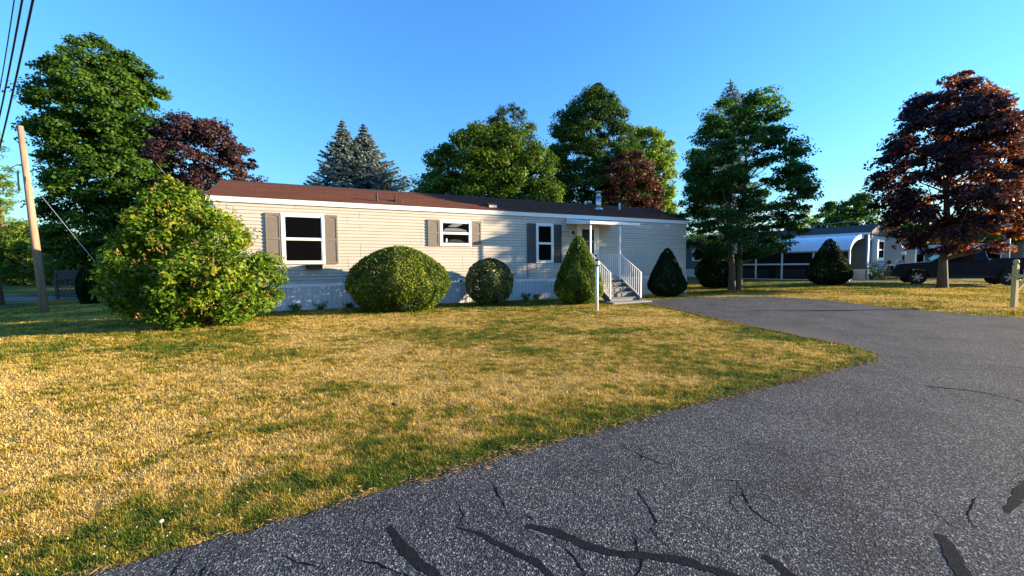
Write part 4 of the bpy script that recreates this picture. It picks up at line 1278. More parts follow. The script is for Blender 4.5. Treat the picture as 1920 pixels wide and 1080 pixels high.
def tree(name, label, base, prof, mat, n_cl, per, cr, leaf, asp=.75, flat=.55, inner=.28, seed=1, lumpy=.28, depth=1.0,
         bark='bark', trunk_r=.2, trunk_top=.72, limbs=22, up=.6, group=None, cat='tree', shrink=.9, stems=None, trunk_name='trunk', crown_name='crown', droop=0.0, gap=0.0, jit=.5, lobes=0, lobe_r=1.2, zbase=None, tint_top=0.0, sunlit_tint=0.0):
    r = np.random.default_rng(seed)
    bx, by = base
    g = gz(bx, by) if zbase is None else zbase
    d = np.array([bx, by]) / math.hypot(bx, by)
    lat = np.array([d[1], -d[0]])
    pz, po, ph = prof_fn(prof)
    t = thing(name, label, cat, (bx, by, g), 0, group)
    # clump centres
    zz = np.linspace(pz[0], pz[-1], 400)
    hh = np.interp(zz, pz, ph)
    pdf = hh + 0.12 * hh.max()
    cdf = np.cumsum(pdf) / pdf.sum()
    m = int(n_cl * (1.0 + gap))
    z = np.interp(r.random(m), cdf, zz)
    th = r.random(m) * 2 * np.pi
    ins = r.random(m) < inner
    rho = np.where(ins, np.sqrt(r.random(m)) * .78, 1 - np.abs(r.normal(0, .09, m)))
    lp_ = lump(th, z, seed)
    rho = rho * (1 - lumpy * np.clip((0.62 - lp_) * 2.2, 0, 1))
    if gap:
        keep = fbm(np.cos(th) * 2.3 + seed, np.sin(th) * 2.3 + z * 1.1 + seed * 2.2 + 40, 2)
        k = np.argsort(-keep)[:n_cl]
        z, th, rho, ins = z[k], th[k], rho[k], ins[k]
    hw = np.interp(z, pz, ph) * shrink
    off = np.interp(z, pz, po)
    hwc = np.maximum(hw - cr * .45, hw * .35)
    x_ = off + hwc * rho * np.cos(th)
    y_ = hwc * depth * rho * np.sin(th)
    C_ = np.stack([lat[0] * x_ + d[0] * y_, lat[1] * x_ + d[1] * y_, z], 1)
    if lobes:
        zl = np.interp(r.random(lobes), cdf, zz); tl = (np.arange(lobes) * 2.39996 + r.normal(0, .3, lobes))
        hl = np.maximum(np.interp(zl, pz, ph) * shrink - lobe_r * .8, .1)
        ol = np.interp(zl, pz, po)
        xl, yl = ol + hl * np.cos(tl), hl * depth * np.sin(tl)
        LC = np.stack([lat[0] * xl + d[0] * yl, lat[1] * xl + d[1] * yl, np.minimum(zl, pz[-1] - lobe_r * .75)], 1)
        LR = lobe_r * np.clip(r.normal(1, .22, lobes), .6, 1.4)
        for i in np.where(~ins)[0]:
            dist = np.linalg.norm(C_[i] - LC, axis=1) - LR
            j = np.argmin(dist)
            v = C_[i] - LC[j]; v[2] += .35 * LR[j]
            v /= np.linalg.norm(v) + 1e-6
            C_[i] = LC[j] + v * LR[j] * np.array([1, 1, .85]) * r.uniform(.75, 1.0)
    nc = len(C_)
    # leaves on each clump
    rad = cr * np.clip(r.normal(1, .25, nc), .5, 1.6) * np.clip(hw / (ph.max() * .6) + .35, .5, 1)
    cid = np.repeat(np.arange(nc), per)
    gdir = unit(r.normal(size=(len(cid), 3)))
    rr_ = (r.random(len(cid)) ** .5)[:, None]
    offs = gdir * rr_ * rad[cid][:, None] * np.array([1, 1, flat])
    radial = np.stack([lat[0] * np.cos(th) + d[0] * np.sin(th), lat[1] * np.cos(th) + d[1] * np.sin(th), np.zeros(nc)], 1)
    if droop: offs[:, 2] -= droop * np.sum(offs * radial[cid], 1).clip(0) 
    P = C_[cid] + offs
    Nm = unit(gdir * .55 + radial[cid] * .25 + np.array([0, 0, up]) + r.normal(size=P.shape) * jit)
    sz = leaf * np.clip(r.normal(1, .25, len(P)), .5, 1.6)
    Vv, Ff = leaf_quads(P, Nm, sz, asp, r)
    tcl = np.clip(r.normal(.5, .18, nc), 0, 1)
    tint = np.clip(tcl[cid] + r.normal(0, .16, len(P)) + tint_top * ((P[:, 2] - pz[0]) / (pz[-1] - pz[0]) - .5) + sunlit_tint * (P[:, 0]) / ph.max(), 0, 1)  # last term paints the sunlit side of the crown into the leaf colour
    cw = np_mesh(crown_name, Vv, Ff, L[mat], t, tint=np.repeat(tint, 4))
    cw['kind'] = 'stuff'
    # trunk and limbs
    mb = MB()
    ztop = pz[-1] * trunk_top
    npt = 7
    wob = r.normal(0, .04, (npt, 2)) * trunk_r * 4
    wob[0] = 0
    paths = []
    for (sx, sy, rs) in (stems or [(0, 0, 1.0)]):
        pts = []
        for k in range(npt):
            q = k / (npt - 1)
            zz_ = -.1 + (ztop + .1) * q
            ox = np.interp(zz_, pz, po) * q if q > .3 else 0
            pts.append((sx * (1 + 1.5 * q) + wob[k][0] + lat[0] * ox, sy * (1 + 1.5 * q) + wob[k][1] + lat[1] * ox, zz_))
        rad_ = [trunk_r * rs * (1.25 if k == 0 else 1 - .8 * k / (npt - 1)) for k in range(npt)]
        mb.tube(pts, rad_, 9)
        paths.append(pts)
    if limbs:
        sel = r.choice(nc, min(limbs, nc), replace=False)
        for i in sel:
            e = C_[i]
            pts = paths[r.integers(len(paths))]
            zs = max(pz[0] * .75, e[2] - np.hypot(e[0], e[1]) * .65 - .3)
            zs = min(zs, ztop * .95)
            q = np.interp(zs, [p[2] for p in pts], range(npt))
            k = int(min(npt - 2, q)); f = q - k
            s0 = np.array(pts[k]) * (1 - f) + np.array(pts[k + 1]) * f
            mid = s0 * .5 + e * .5 + np.array([0, 0, -.08 * np.linalg.norm(e - s0)])
            r0_ = trunk_r * (.34 if len(paths) == 1 else .3) * (1 - .6 * zs / pz[-1])
            mb.tube([s0, mid, e], [r0_, r0_ * .6, r0_ * .2], 5, cap=False)
    mb.build(trunk_name, M[bark], t, True)
    return t


def conifer(name, label, base, prof, mat, seed=1, gap_z=.33, nb_=9, leaf=.16, group=None, per_m=26, droop=.18, trunk_r=.16, zmin=None):
    r = np.random.default_rng(seed)
    bx, by = base
    d = np.array([bx, by]) / math.hypot(bx, by)
    lat = np.array([d[1], -d[0]])
    pz, po, ph = prof_fn(prof)
    t = thing(name, label, 'tree', (bx, by, gz(bx, by)), 0, group)
    z = pz[0]
    Ps, Ns, Ds, Ss, Ts = [], [], [], [], []
    mb = MB()
    mb.tube([(0, 0, -.1), (0, 0, pz[-1] * .5), (0, 0, pz[-1] - .05)], [trunk_r, trunk_r * .55, .015], 8)
    while z < pz[-1] - .12:
        R = np.interp(z, pz, ph)
        o = np.interp(z, pz, po)
        k = max(4, int(nb_ * min(1, R / 1.2 + .35)))
        a0 = r.random() * 6.28
        for j in range(k):
            th = a0 + 6.283 * j / k + r.normal(0, .15)
            ln = R * np.clip(r.normal(1.0, .14), .65, 1.25)
            # keep to the outline measured for each side
            dv = lat * math.cos(th) + d * math.sin(th)
            n = max(3, int(ln * per_m))
            u = np.sort(r.random(n)) ** .8
            zz = z - droop * ln * np.sin(u * 1.9) + .16 * ln * u ** 3 + r.normal(0, .02, n)
            side = r.normal(0, 1, n) * (.10 + .22 * u * (1 - u) * ln)
            cx = lat[0] * o + dv[0] * ln * u - dv[1] * side
            cy = lat[1] * o + dv[1] * ln * u + dv[0] * side
            Ps.append(np.stack([cx, cy, zz - .04 * np.abs(side)], 1))
            dd = np.stack([dv[0] + np.sign(side) * -dv[1] * .8, dv[1] + np.sign(side) * dv[0] * .8, np.full(n, -.15)], 1) + r.normal(0, .3, (n, 3))
            Ds.append(dd)
            Ns.append(unit(np.stack([dv[0] * .25 + r.normal(0, .35, n), dv[1] * .25 + r.normal(0, .35, n), np.full(n, .8)], 1)))
            Ss.append(leaf * np.clip(r.normal(1, .25, n), .5, 1.6) * (0.75 + .4 * min(1, R)))
            Ts.append(np.clip(.3 + .45 * u + r.normal(0, .15, n), 0, 1))
            if ln > .5: mb.tube([(lat[0] * o * .6, lat[1] * o * .6, z), (lat[0] * o + dv[0] * ln * .9, lat[1] * o + dv[1] * ln * .9, z - droop * ln * .9)], [.022, .006], 4, cap=False)
        z += gap_z * np.clip(r.normal(1, .15), .7, 1.3) * (0.55 + .45 * min(1, R / 1.5))
    # leader
    n = 40
    Ps.append(np.stack([r.normal(0, .03, n), r.normal(0, .03, n), pz[-1] - r.random(n) * .7], 1)); Ds.append(np.stack([r.normal(0, .5, n), r.normal(0, .5, n), np.ones(n)], 1)); Ns.append(unit(r.normal(size=(n, 3)))); Ss.append(np.full(n, leaf * .6)); Ts.append(r.random(n))
    P = np.concatenate(Ps)
    V, F = leaf_quads(P, np.concatenate(Ns), np.concatenate(Ss), .42, r, fold=.05, dirs=np.concatenate(Ds))
    cw = np_mesh('crown', V, F, L[mat], t, tint=np.repeat(np.concatenate(Ts), 4))
    cw['kind'] = 'stuff'
    mb.build('trunk', M['bark'], t)
    return t


def topiary(name, label, x, y, prof, mat, n, leaf, seed, asp=.6, depth=1.0, rough=.07, inner=.35, jit=.6, up=.25, group=None, trunk=True, spiky=0.0):
    """clipped shrub: leaves packed through the outer shell of a solid of revolution"""
    r = np.random.default_rng(seed)
    g = gz(x, y)
    t = thing(name, label, 'shrub', (x, y, g), 0, group)
    pz, po, ph = prof_fn(prof)
    zz = np.linspace(pz[0], pz[-1], 300)
    hh = np.interp(zz, pz, ph)
    slope = np.gradient(hh, zz)
    area = hh * np.sqrt(1 + slope ** 2) + 1e-4
    cdf = np.cumsum(area) / area.sum()
    z = np.interp(r.random(n), cdf, zz)
    th = r.random(n) * 2 * np.pi
    ln = fbm(np.cos(th) * 2.5 + seed * 3 + 30, np.sin(th) * 2.5 + z * 2.2 + 30, 4)
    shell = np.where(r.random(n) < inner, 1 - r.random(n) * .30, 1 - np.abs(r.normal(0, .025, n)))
    rho = shell * (1 + (ln - .5) * rough * 4)
    rho = np.where(r.random(n) < .02, rho + r.random(n) * .09, rho)
    thin = fbm(np.cos(th) * 5 + seed + 50, np.sin(th) * 5 + z * 5 + 50, 2)
    rho = np.where(thin < .34, rho - .08, rho)
    h = np.interp(z, pz, ph)
    d = np.array([x, y]) / math.hypot(x, y); lat = np.array([d[1], -d[0]])
    of = np.interp(z, pz, po)
    px, py = of + h * rho * np.cos(th), h * depth * rho * np.sin(th)
    P = np.stack([lat[0] * px + d[0] * py, lat[1] * px + d[1] * py, z * (1 + (shell - 1) * .5)], 1)
    sl = np.interp(z, zz, slope)
    out = unit(np.stack([lat[0] * np.cos(th) + d[0] * np.sin(th), lat[1] * np.cos(th) + d[1] * np.sin(th), -sl], 1))
    Nm = unit(out * .6 + np.array([0, 0, up]) + r.normal(size=P.shape) * jit)
    dirs = None
    if spiky: dirs = out + np.array([0, 0, .9]) + r.normal(size=P.shape) * .5
    V, F = leaf_quads(P, Nm, leaf * np.clip(r.normal(1, .28, n), .45, 1.8), asp, r, dirs=dirs)
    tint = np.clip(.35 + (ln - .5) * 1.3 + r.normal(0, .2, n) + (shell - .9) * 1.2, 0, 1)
    cw = np_mesh('foliage', V, F, L[mat], t, tint=np.repeat(tint, 4)); cw['kind'] = 'stuff'
    mb = MB()
    for k in range(9):
        a = k * .7 + seed
        q = r.random() * .6 + .3
        zt = pz[0] + (pz[-1] - pz[0]) * q
        ww = np.interp(zt, pz, ph) * .75
        mb.tube([(.06 * math.cos(a), .06 * math.sin(a), -.08), (ww * .3 * math.cos(a), ww * .3 * math.sin(a), zt * .5), (ww * math.cos(a), ww * depth * math.sin(a), zt)], [.035, .025, .008], 5, cap=False)
    mb.build('branches', M['bark'], t)
    return t


TR = {
    'green_maple': ((-24.4, 24.70), [(1.6, 0.1, 2.5), (2.5, 0.1, 3.1), (3.29, 0.1, 3.2), (4.88, 0.15, 3.2), (6.46, 0.29, 3.18), (8.02, 0.31, 3.17), (9.58, 0.15, 3.41), (10.82, 0.03, 3.39), (11.59, 0.06, 3.14), (12.66, 0.09, 2.8), (13.58, 0.13, 2.16), (14.49, 0.22, 1.32), (14.94, 0.12, 0.39)]),
    'purple_left': ((-15.39, 19.50), [(3.12, 0.05, 1.21), (4.13, -0.03, 1.5), (4.89, 0.04, 1.66), (5.51, 0.51, 2.22), (6.14, 0.49, 2.34), (6.88, 0.38, 2.18), (7.63, 0.45, 1.88), (8.24, 0.66, 1.26), (8.56, 1.1, 0.27)]),
    'spruceA': ((-11.83, 29.00), [(4.41, 0.08, 2.47), (6.47, 0.06, 2.19), (7.4, -0.01, 1.89), (8.52, 0.03, 1.41), (9.62, 0.01, 0.88), (10.73, 0.04, 0.39), (11.83, 0.0, 0.04)]),
    'spruceB': ((-10.70, 30.00), [(4.45, 0.58, 2.72), (6.58, 0.56, 2.34), (7.55, 0.59, 2.01), (8.7, 0.38, 1.63), (9.66, 0.18, 1.06), (10.8, 0.02, 0.46), (11.83, 0.0, 0.04)]),
    'round': ((-1.32, 25.00), [(2.2, 0, 3.2), (3.19, 0.03, 3.89), (4.48, 0.09, 4.48), (5.77, 0.01, 4.4), (6.74, -0.01, 4.0), (7.7, 0.11, 3.5), (8.49, 0.34, 2.62), (9.12, 0.5, 1.64), (9.69, 0.82, 0.49)]),
    'pine': ((0.09, 34.00), [(6.51, 0.02, 2.34), (9.13, 0.02, 2.57), (11.3, -0.05, 2.72), (12.59, 0.04, 2.45), (13.67, -0.09, 1.79), (14.39, 0.13, 0.45)]),
    'tall': ((6.24, 30.00), [(2.5, 0, 2.6), (3.9, 0.01, 3.07), (5.85, -0.07, 3.59), (7.39, -0.01, 3.64), (8.93, -0.29, 3.37), (10.27, -0.52, 2.94), (11.41, -0.41, 2.57), (12.54, -0.08, 1.87), (13.48, -0.07, 1.02), (14.23, 0.02, 0.14)]),
    'light': ((12.90, 37.00), [(3.92, 0.14, 1.53), (6.31, 0.2, 1.83), (8.22, -0.13, 1.98), (9.65, -0.2, 2.14), (11.07, -0.28, 2.3), (12.24, -0.45, 2.13), (12.95, -0.71, 1.4), (13.61, -1.28, 0.35)]),
    'purple_mid': ((7.82, 27.00), [(2.0, 0, 1.5), (2.92, 0.05, 1.95), (4.32, -0.06, 2.38), (5.54, -0.09, 2.42), (6.41, -0.1, 2.27), (7.28, -0.12, 1.96), (8.14, -0.1, 1.28), (8.66, -0.0, 0.51)]),
    'spruceC': ((16.40, 31.00), [(3.0, -.1, 2.9), (4.97, -0.1, 2.79), (8.96, -0.06, 2.25), (11.71, -0.02, 1.53), (12.89, 0.06, 1.04), (13.67, 0.06, 0.86), (14.25, 0.03, 0.58), (14.99, 0.02, 0.05)]),
    'near': ((10.62, 19.30), [(1.57, 0.0, 1.6), (1.99, -0.1, 2.35), (2.5, -0.25, 2.8), (3.13, -0.3, 2.95), (3.75, -0.25, 3.0), (4.5, 0.07, 3.11), (5.12, 0.07, 2.98), (5.73, 0.16, 2.89), (6.35, -0.06, 2.68), (6.97, -0.32, 2.1), (7.58, -0.03, 1.77), (8.19, 0.06, 1.74), (8.67, 0.15, 1.48), (9.08, 0.96, 0.37)]),
    'maple': ((19.46, 18.30), [(1.68, 0.48, 1.38), (2.04, 0.41, 1.86), (2.52, 0.22, 2.32), (3.11, 0.09, 2.58), (3.82, 0.04, 2.69), (4.53, 0.02, 2.71), (5.23, 0.01, 2.66), (5.94, 0.04, 2.5), (6.63, 0.1, 2.3), (7.33, 0.17, 2.04), (7.91, -0.02, 1.74), (8.49, -0.17, 1.46), (8.99, 0.12, 0.85), (9.34, 0.3, 0.3)]),
    'farA': ((39.34, 46.00), [(1.5, 0, 2.5), (3.14, -0.25, 3.12), (5.24, -0.27, 3.35), (6.73, -0.34, 2.78), (7.63, -0.29, 2.08), (8.75, -0.01, 0.92)]),
    'farB': ((40.71, 52.00), [(1.5, 0, 2.0), (3.1, -0.33, 2.17), (4.8, -0.21, 2.57), (6.69, -0.27, 2.11), (7.83, -0.16, 1.49), (8.97, -0.08, 0.46)]),
    'farlight': ((43.03, 60.00), [(1.5, 0, 2.0), (3.83, -0.22, 2.41), (6.17, -0.06, 2.57), (7.73, 0.13, 1.76), (8.9, 0.16, 0.48)]),
    'farC': ((49.5, 51.00), [(1.0, 0, 2.0), (2.56, 0.17, 2.02), (4.44, 0.12, 2.7), (6.31, 0.05, 2.14), (7.86, -0.01, 0.91)]),
    'edge': ((37.18, 30.00), [(2.65, 0.35, 1.03), (3.71, 0.27, 1.34), (5.07, 0.22, 1.16), (6.23, 0.19, 0.61)]),
    'pine_l': ((-62.17, 50.00), [(4.57, -0.36, 2.8), (7.17, -0.36, 2.6), (10.4, -0.53, 2.4), (13.6, -0.27, 2.0), (16.78, -0.22, 1.4), (18.49, -0.06, 0.35)]),
    'hedgeA': ((-49.4, 41.00), [(-0.2, 0.0, 2.6), (2.2, 0.01, 3.0), (3.8, -0.01, 2.5), (5.2, 0.03, 1.8), (6.1, -0.06, 0.6)]),
    'hedgeB': ((-44.6, 40.50), [(-0.2, 0.24, 2.2), (2.3, 0.25, 2.4), (3.9, 0.16, 1.7), (4.7, 0.0, 0.7)]),
    'hedgeC': ((-53.5, 42.00), [(-0.3, 0.19, 2.0), (2.76, 0.2, 2.2), (4.35, 0.18, 1.7), (5.49, 0.15, 0.7)]),
    'lilac': ((-7.15, 8.91), [(-0.1, 0.26, 0.71), (0.08, 0.24, 1.0), (0.24, 0.24, 1.37), (0.71, 0.25, 1.57), (1.18, 0.22, 1.6), (1.64, 0.09, 1.27), (2.11, 0.04, 1.08), (2.51, -0.05, 0.66), (2.92, -0.18, 0.30), (3.18, -0.22, 0.1)]),
}

b, p = TR['green_maple']
tree('maple_tree', 'tall broad green maple tree rising behind the left lawn', b, p, 'maple', 900, 135, .58, .145, .85, .5, seed=3, lumpy=.25, trunk_r=.32, droop=.4, shrink=1.05, inner=.42, lobes=300, lobe_r=.62)
b, p = TR['purple_left']
tree('maple_tree', 'dark purple leaved maple behind the left end of the mobile home', b, p, 'purple', 300, 120, .42, .115, .75, .45, seed=4, lumpy=.42, trunk_r=.16, shrink=1.1, inner=.35, gap=.3, lobes=40, lobe_r=.55)
def scaled(k, s): return (TR[k][0][0] * s, TR[k][0][1] * s), [((z - 1.25) * s + 1.25, o * s, h * s * 1.25) for z, o, h in TR[k][1]]


spA, spB = scaled('spruceA', 1.27), scaled('spruceB', 1.27)
conifer('spruce_tree', 'left blue spruce of the pair behind the roof', spA[0], spA[1], 'spruce', 5, leaf=.27, per_m=42, gap_z=.36, nb_=12)
conifer('spruce_tree', 'right blue spruce of the pair, slightly farther back', spB[0], spB[1], 'spruce', 6, leaf=.27, per_m=42, gap_z=.36, nb_=12)
b, p = TR['round']
tree('broadleaf_tree', 'dense round headed green tree behind the middle of the roof', b, p, 'round', 820, 140, .55, .125, .8, .6, seed=7, lumpy=.08, trunk_r=.25, shrink=1.02, inner=.36, lobes=210, lobe_r=.75)
b, p = TR['pine']
tree('pine_tree', 'greyish green pine peeking over the round headed tree', b, p, 'pine', 230, 75, .55, .28, .25, .6, seed=8, lumpy=.25, trunk_r=.22, gap=.5, up=.9, bark='bark_brown', trunk_top=.9)
b, p = TR['tall']
tree('hemlock_tree', 'tallest feathery green tree behind the chimney flue', b, p, 'tall', 820, 130, .55, .17, .45, .55, seed=9, inner=.35, lumpy=.14, trunk_r=.25, droop=.25, trunk_top=.93, gap=.12, shrink=1.1, lobes=280, lobe_r=.5)
b, p = TR['light']
tree('broadleaf_tree', 'light yellowish green tree in the sun beyond the roof end', b, p, 'light', 260, 75, .65, .22, .7, .6, seed=10, lumpy=.25, trunk_r=.2, gap=.25, shrink=1.05)
b, p = TR['purple_mid']
tree('maple_tree', 'rust purple small maple just behind the roof right of the flue', b, p, 'rust', 330, 65, .45, .14, .8, .6, seed=11, lumpy=.16, trunk_r=.15, inner=.2, shrink=.97)
conifer('spruce_tree', 'grey green spruce with its tip above the magnolia', TR['spruceC'][0], TR['spruceC'][1], 'spruce', 12, leaf=.2, per_m=26)
b, p = TR['near']
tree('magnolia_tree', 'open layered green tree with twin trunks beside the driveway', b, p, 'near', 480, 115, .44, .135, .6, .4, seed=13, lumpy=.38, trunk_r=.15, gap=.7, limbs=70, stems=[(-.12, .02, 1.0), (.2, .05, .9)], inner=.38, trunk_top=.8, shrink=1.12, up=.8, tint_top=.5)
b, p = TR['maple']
tree('maple_tree', 'large copper leaved maple in front of the parked pickup', b, p, 'copper', 420, 115, .46, .135, .85, .5, seed=14, lumpy=.25, trunk_r=.17, limbs=45, inner=.4, trunk_top=.85, shrink=1.04, tint_top=.2, sunlit_tint=.55, droop=.25, bark='bark', depth=1.25, gap=.45)  # orange sunlight on its right and top is painted into the tint
b, p = TR['farA']
tree('broadleaf_tree', 'large dark tree on the skyline left of the copper maple', b, p, 'maple', 170, 55, .75, .3, .7, seed=15, trunk_r=.3, limbs=6)
b, p = TR['farB']
tree('broadleaf_tree', 'low dark tree stepping down the skyline above the awning roof', b, p, 'maple', 130, 50, .7, .3, .7, seed=16, trunk_r=.3, limbs=6)
b, p = TR['farlight']
tree('broadleaf_tree', 'small bright tree low beyond the roof of the blue home', b, p, 'light', 110, 50, .7, .3, .7, seed=17, trunk_r=.3, limbs=6)
b, p = TR['farC']
tree('broadleaf_tree', 'dark tree half hidden by the copper maple crown', b, p, 'maple', 130, 50, .7, .3, .7, seed=18, trunk_r=.3, limbs=6)
b, p = TR['edge']
tree('broadleaf_tree', 'dark tree with trunk at the right edge behind the pickup bed', b, p, 'maple', 80, 50, .6, .24, .7, seed=19, trunk_r=.42, limbs=8)
b, p = TR['pine_l']
tree('pine_tree', 'tall sunlit open pine at the far left edge', b, p, 'light', 110, 60, .85, .4, .25, .4, seed=20, trunk_r=.35, gap=.8, limbs=30, trunk_top=.95, bark='bark_brown')
for i, k in enumerate(('hedgeA', 'hedgeB', 'hedgeC')):
    b, p = TR[k]
    tree('tall_bush', ['bright sunlit bush row behind the utility pole', 'lower green bush left of the lattice fence', 'bright bush at the far left edge under the pine'][i], b, p, 'hedge', 190, 60, .55, .2, .7, seed=21 + i, trunk_r=.1, limbs=4, cat='bush')
for k, (x, y, h, wd, lab) in enumerate([(-30.2, 30.5, 3.3, 1.9, 'dark shaded bush behind the lattice fence'), (-56, 47, 7.2, 3.6, 'pale green bush beyond the street corner'), (-40.5, 41.5, 5.0, 2.4, 'yellow green bush behind the leaning pole top')]):
    tree('tall_bush', lab, (x, y), [(-.2, 0, wd * .85), (h * .4, 0, wd), (h * .75, 0, wd * .75), (h, 0, wd * .25)], 'hedge', 150, 60, .55, .2, .7, seed=40 + k, trunk_r=.1, limbs=4, cat='bush')
# trees standing right of the frame that shade the side road
for k, (x, y, h, wd) in enumerate([(43, 30.5, 8.0, 3.2)]):
    tree('broadleaf_tree', ['green tree beyond the side road past the right edge'][k], (x, y), [(1.6, 0, wd * .7), (h * .45, 0, wd), (h * .75, 0, wd * .8), (h, 0, wd * .2)], 'maple', 110, 60, .75, .3, .75, seed=50 + k, trunk_r=.22, limbs=10)

# distant wood closing the horizon
r = np.random.default_rng(77)
n = 26000
ang = r.uniform(math.radians(-75), math.radians(62), n)
dist = r.uniform(78, 96, n)
hmx = 3.4 + 4.2 * fbm(ang * 14 + 60, dist * .05 + 10, 3)
P = np.stack([np.sin(ang) * dist, np.cos(ang) * dist, np.abs(r.random(n)) ** .7 * hmx], 1)
V, F = leaf_quads(P, unit(np.stack([-np.sin(ang), -np.cos(ang), np.full(n, .5)], 1) + r.normal(size=(n, 3)) * .5), r.uniform(.7, 1.5, n), .8, r)
wd = np_mesh('distant_woods', V, F, L['maple'], tint=np.repeat(np.clip(fbm(ang * 40 + 9, dist * .2, 2) + r.normal(0, .12, n), 0, 1), 4))
tag(wd, 'distant green wood along the horizon', kind='stuff')

# lilac with seed heads
b, p = TR['lilac']
lil = tree('lilac_bush', 'large loose yellow green lilac bush by the left end of the mobile home', b, p, 'lilac', 520, 85, .23, .082, .62, .85, seed=30, lumpy=.42, trunk_r=.06, limbs=60, inner=.3, shrink=1.06, depth=1.0, lobes=44, lobe_r=.42, cat='shrub', stems=[(-.25, .1, 1), (.2, -.1, .9), (.05, .25, .9), (-.1, -.25, .8), (.3, .2, .7)], trunk_name='stems', crown_name='foliage', up=.45, trunk_top=.7, bark='bark_brown', tint_top=.25)
r = np.random.default_rng(31)
pz, po, ph = prof_fn(p)
sh_n = 95
d_ = np.array(b) / np.hypot(*b); lat_ = np.array([d_[1], -d_[0]])
Ps, Ns, Ds = [], [], []
for i in range(sh_n):
    z = np.interp(r.random(), np.cumsum(ph) / ph.sum(), pz) * .9 + .35
    th = r.random() * 6.28
    h = np.interp(z, pz, ph) * r.uniform(.88, 1.03)
    o = np.interp(z, pz, po) + h * math.cos(th); q = h * math.sin(th)
    c = np.array([lat_[0] * o + d_[0] * q, lat_[1] * o + d_[1] * q, z])
    k = 16
    u = r.random(k)
    Ps.append(c + np.stack([r.normal(0, .05, k) * (1 - u), r.normal(0, .05, k) * (1 - u), u * .2], 1))
    Ds.append(np.stack([r.normal(0, .5, k), r.normal(0, .5, k), np.ones(k)], 1)); Ns.append(unit(r.normal(size=(k, 3))))
V, F = leaf_quads(np.concatenate(Ps), np.concatenate(Ns), .055, .4, r, dirs=np.concatenate(Ds))
so = np_mesh('seed_heads', V, F, L['seed'], lil, tint=np.repeat(r.random(len(V) // 4), 4)); so['kind'] = 'stuff'


def dome(hw, h, kind):
    if kind == 'mound':
        return [(0.02, 0, hw * .60), (h * .08, 0, hw * .74), (h * .2, 0, hw * .88), (h * .36, 0, hw), (h * .5, 0, hw * .98), (h * .65, 0, hw * .88), (h * .8, 0, hw * .66), (h * .9, 0, hw * .46), (h * .97, 0, hw * .25), (h, 0, hw * .04)]
    if kind == 'ball':
        return [(0.05, 0, hw * .42), (h * .1, 0, hw * .68), (h * .25, 0, hw * .9), (h * .45, 0, hw), (h * .62, 0, hw * .98), (h * .78, 0, hw * .84), (h * .9, 0, hw * .6), (h * .97, 0, hw * .32), (h, 0, hw * .04)]
    return [(0.02, 0, hw * .45), (h * .07, 0, hw * .75), (h * .16, 0, hw * .98), (h * .26, 0, hw), (h * .4, 0, hw * .9), (h * .55, 0, hw * .72), (h * .7, 0, hw * .52), (h * .83, 0, hw * .37), (h * .93, 0, hw * .23), (h * .98, 0, hw * .12), (h, 0, hw * .03)]


topiary('round_shrub', 'widest clipped dome shrub below and right of the big window', -3.25, 11.70, dome(1.43, 1.86, 'mound'), 'box', 34000, .058, 61, depth=.82)
topiary('round_shrub', 'small clipped ball shrub with yellowish leaf edges', -0.74, 13.35, dome(.79, 1.52, 'ball'), 'holly', 9500, .075, 62, rough=.035)
topiary('cone_shrub', 'sunlit clipped cone shrub left of the entry steps', 2.19, 13.35, dome(.80, 2.24, 'cone'), 'yew', 19000, .075, 63, asp=.34, spiky=1, rough=.05)
topiary('cone_shrub', 'dark shaded cone shrub right of the entry steps', 6.21, 16.24, dome(.74, 1.92, 'cone'), 'yew_shaded', 15000, .08, 64, asp=.34, spiky=1, rough=.05)
topiary('round_shrub', 'dark shrub right behind the twin trunks of the magnolia', 11.0, 21.65, dome(1.14, 2.0, 'mound'), 'yew_shaded', 14000, .1, 65, asp=.4, spiky=1, rough=.09)
topiary('cone_shrub', 'dark dome shrub in front of the white awning', 16.57, 21.21, dome(.98, 2.4, 'cone'), 'yew_shaded', 17000, .09, 66, asp=.36, spiky=1, rough=.04)
topiary('round_shrub', 'dark low shrub beside the lattice fence', -18.85, 18.07, dome(.45, 1.75, 'mound'), 'yew_shaded', 6000, .1, 67, rough=.08)


def weed(label, x, y, n, h, seed, mat='weed', spread=.3, z=None):
    r = np.random.default_rng(seed)
    t = thing('weed_plant', label, 'plant', (x, y, gz(x, y) if z is None else z))
    a = r.random(n) * 6.28
    rad = np.sqrt(r.random(n)) * spread
    u = r.random(n)
    P = np.stack([np.cos(a) * rad * (.4 + u), np.sin(a) * rad * (.4 + u), u * h], 1)
    D = np.stack([np.cos(a) * .6, np.sin(a) * .6, np.full(n, 1.0)], 1) + r.normal(0, .3, (n, 3))
    V, F = leaf_quads(P, unit(np.stack([np.cos(a), np.sin(a), np.full(n, .5)], 1) + r.normal(0, .3, (n, 3))), .10 + .05 * h, .4, r, dirs=D)
    o = np_mesh('foliage', V, F, L[mat], t, tint=np.repeat(r.random(n), 4)); o['kind'] = 'stuff'
    mb = MB()
    for k in range(5): mb.tube([(0, 0, -.03), (math.cos(k * 1.3) * spread * .5, math.sin(k * 1.3) * spread * .5, h * .7)], [.008, .003], 4, cap=False)
    mb.build('stem', M['stem'], t)


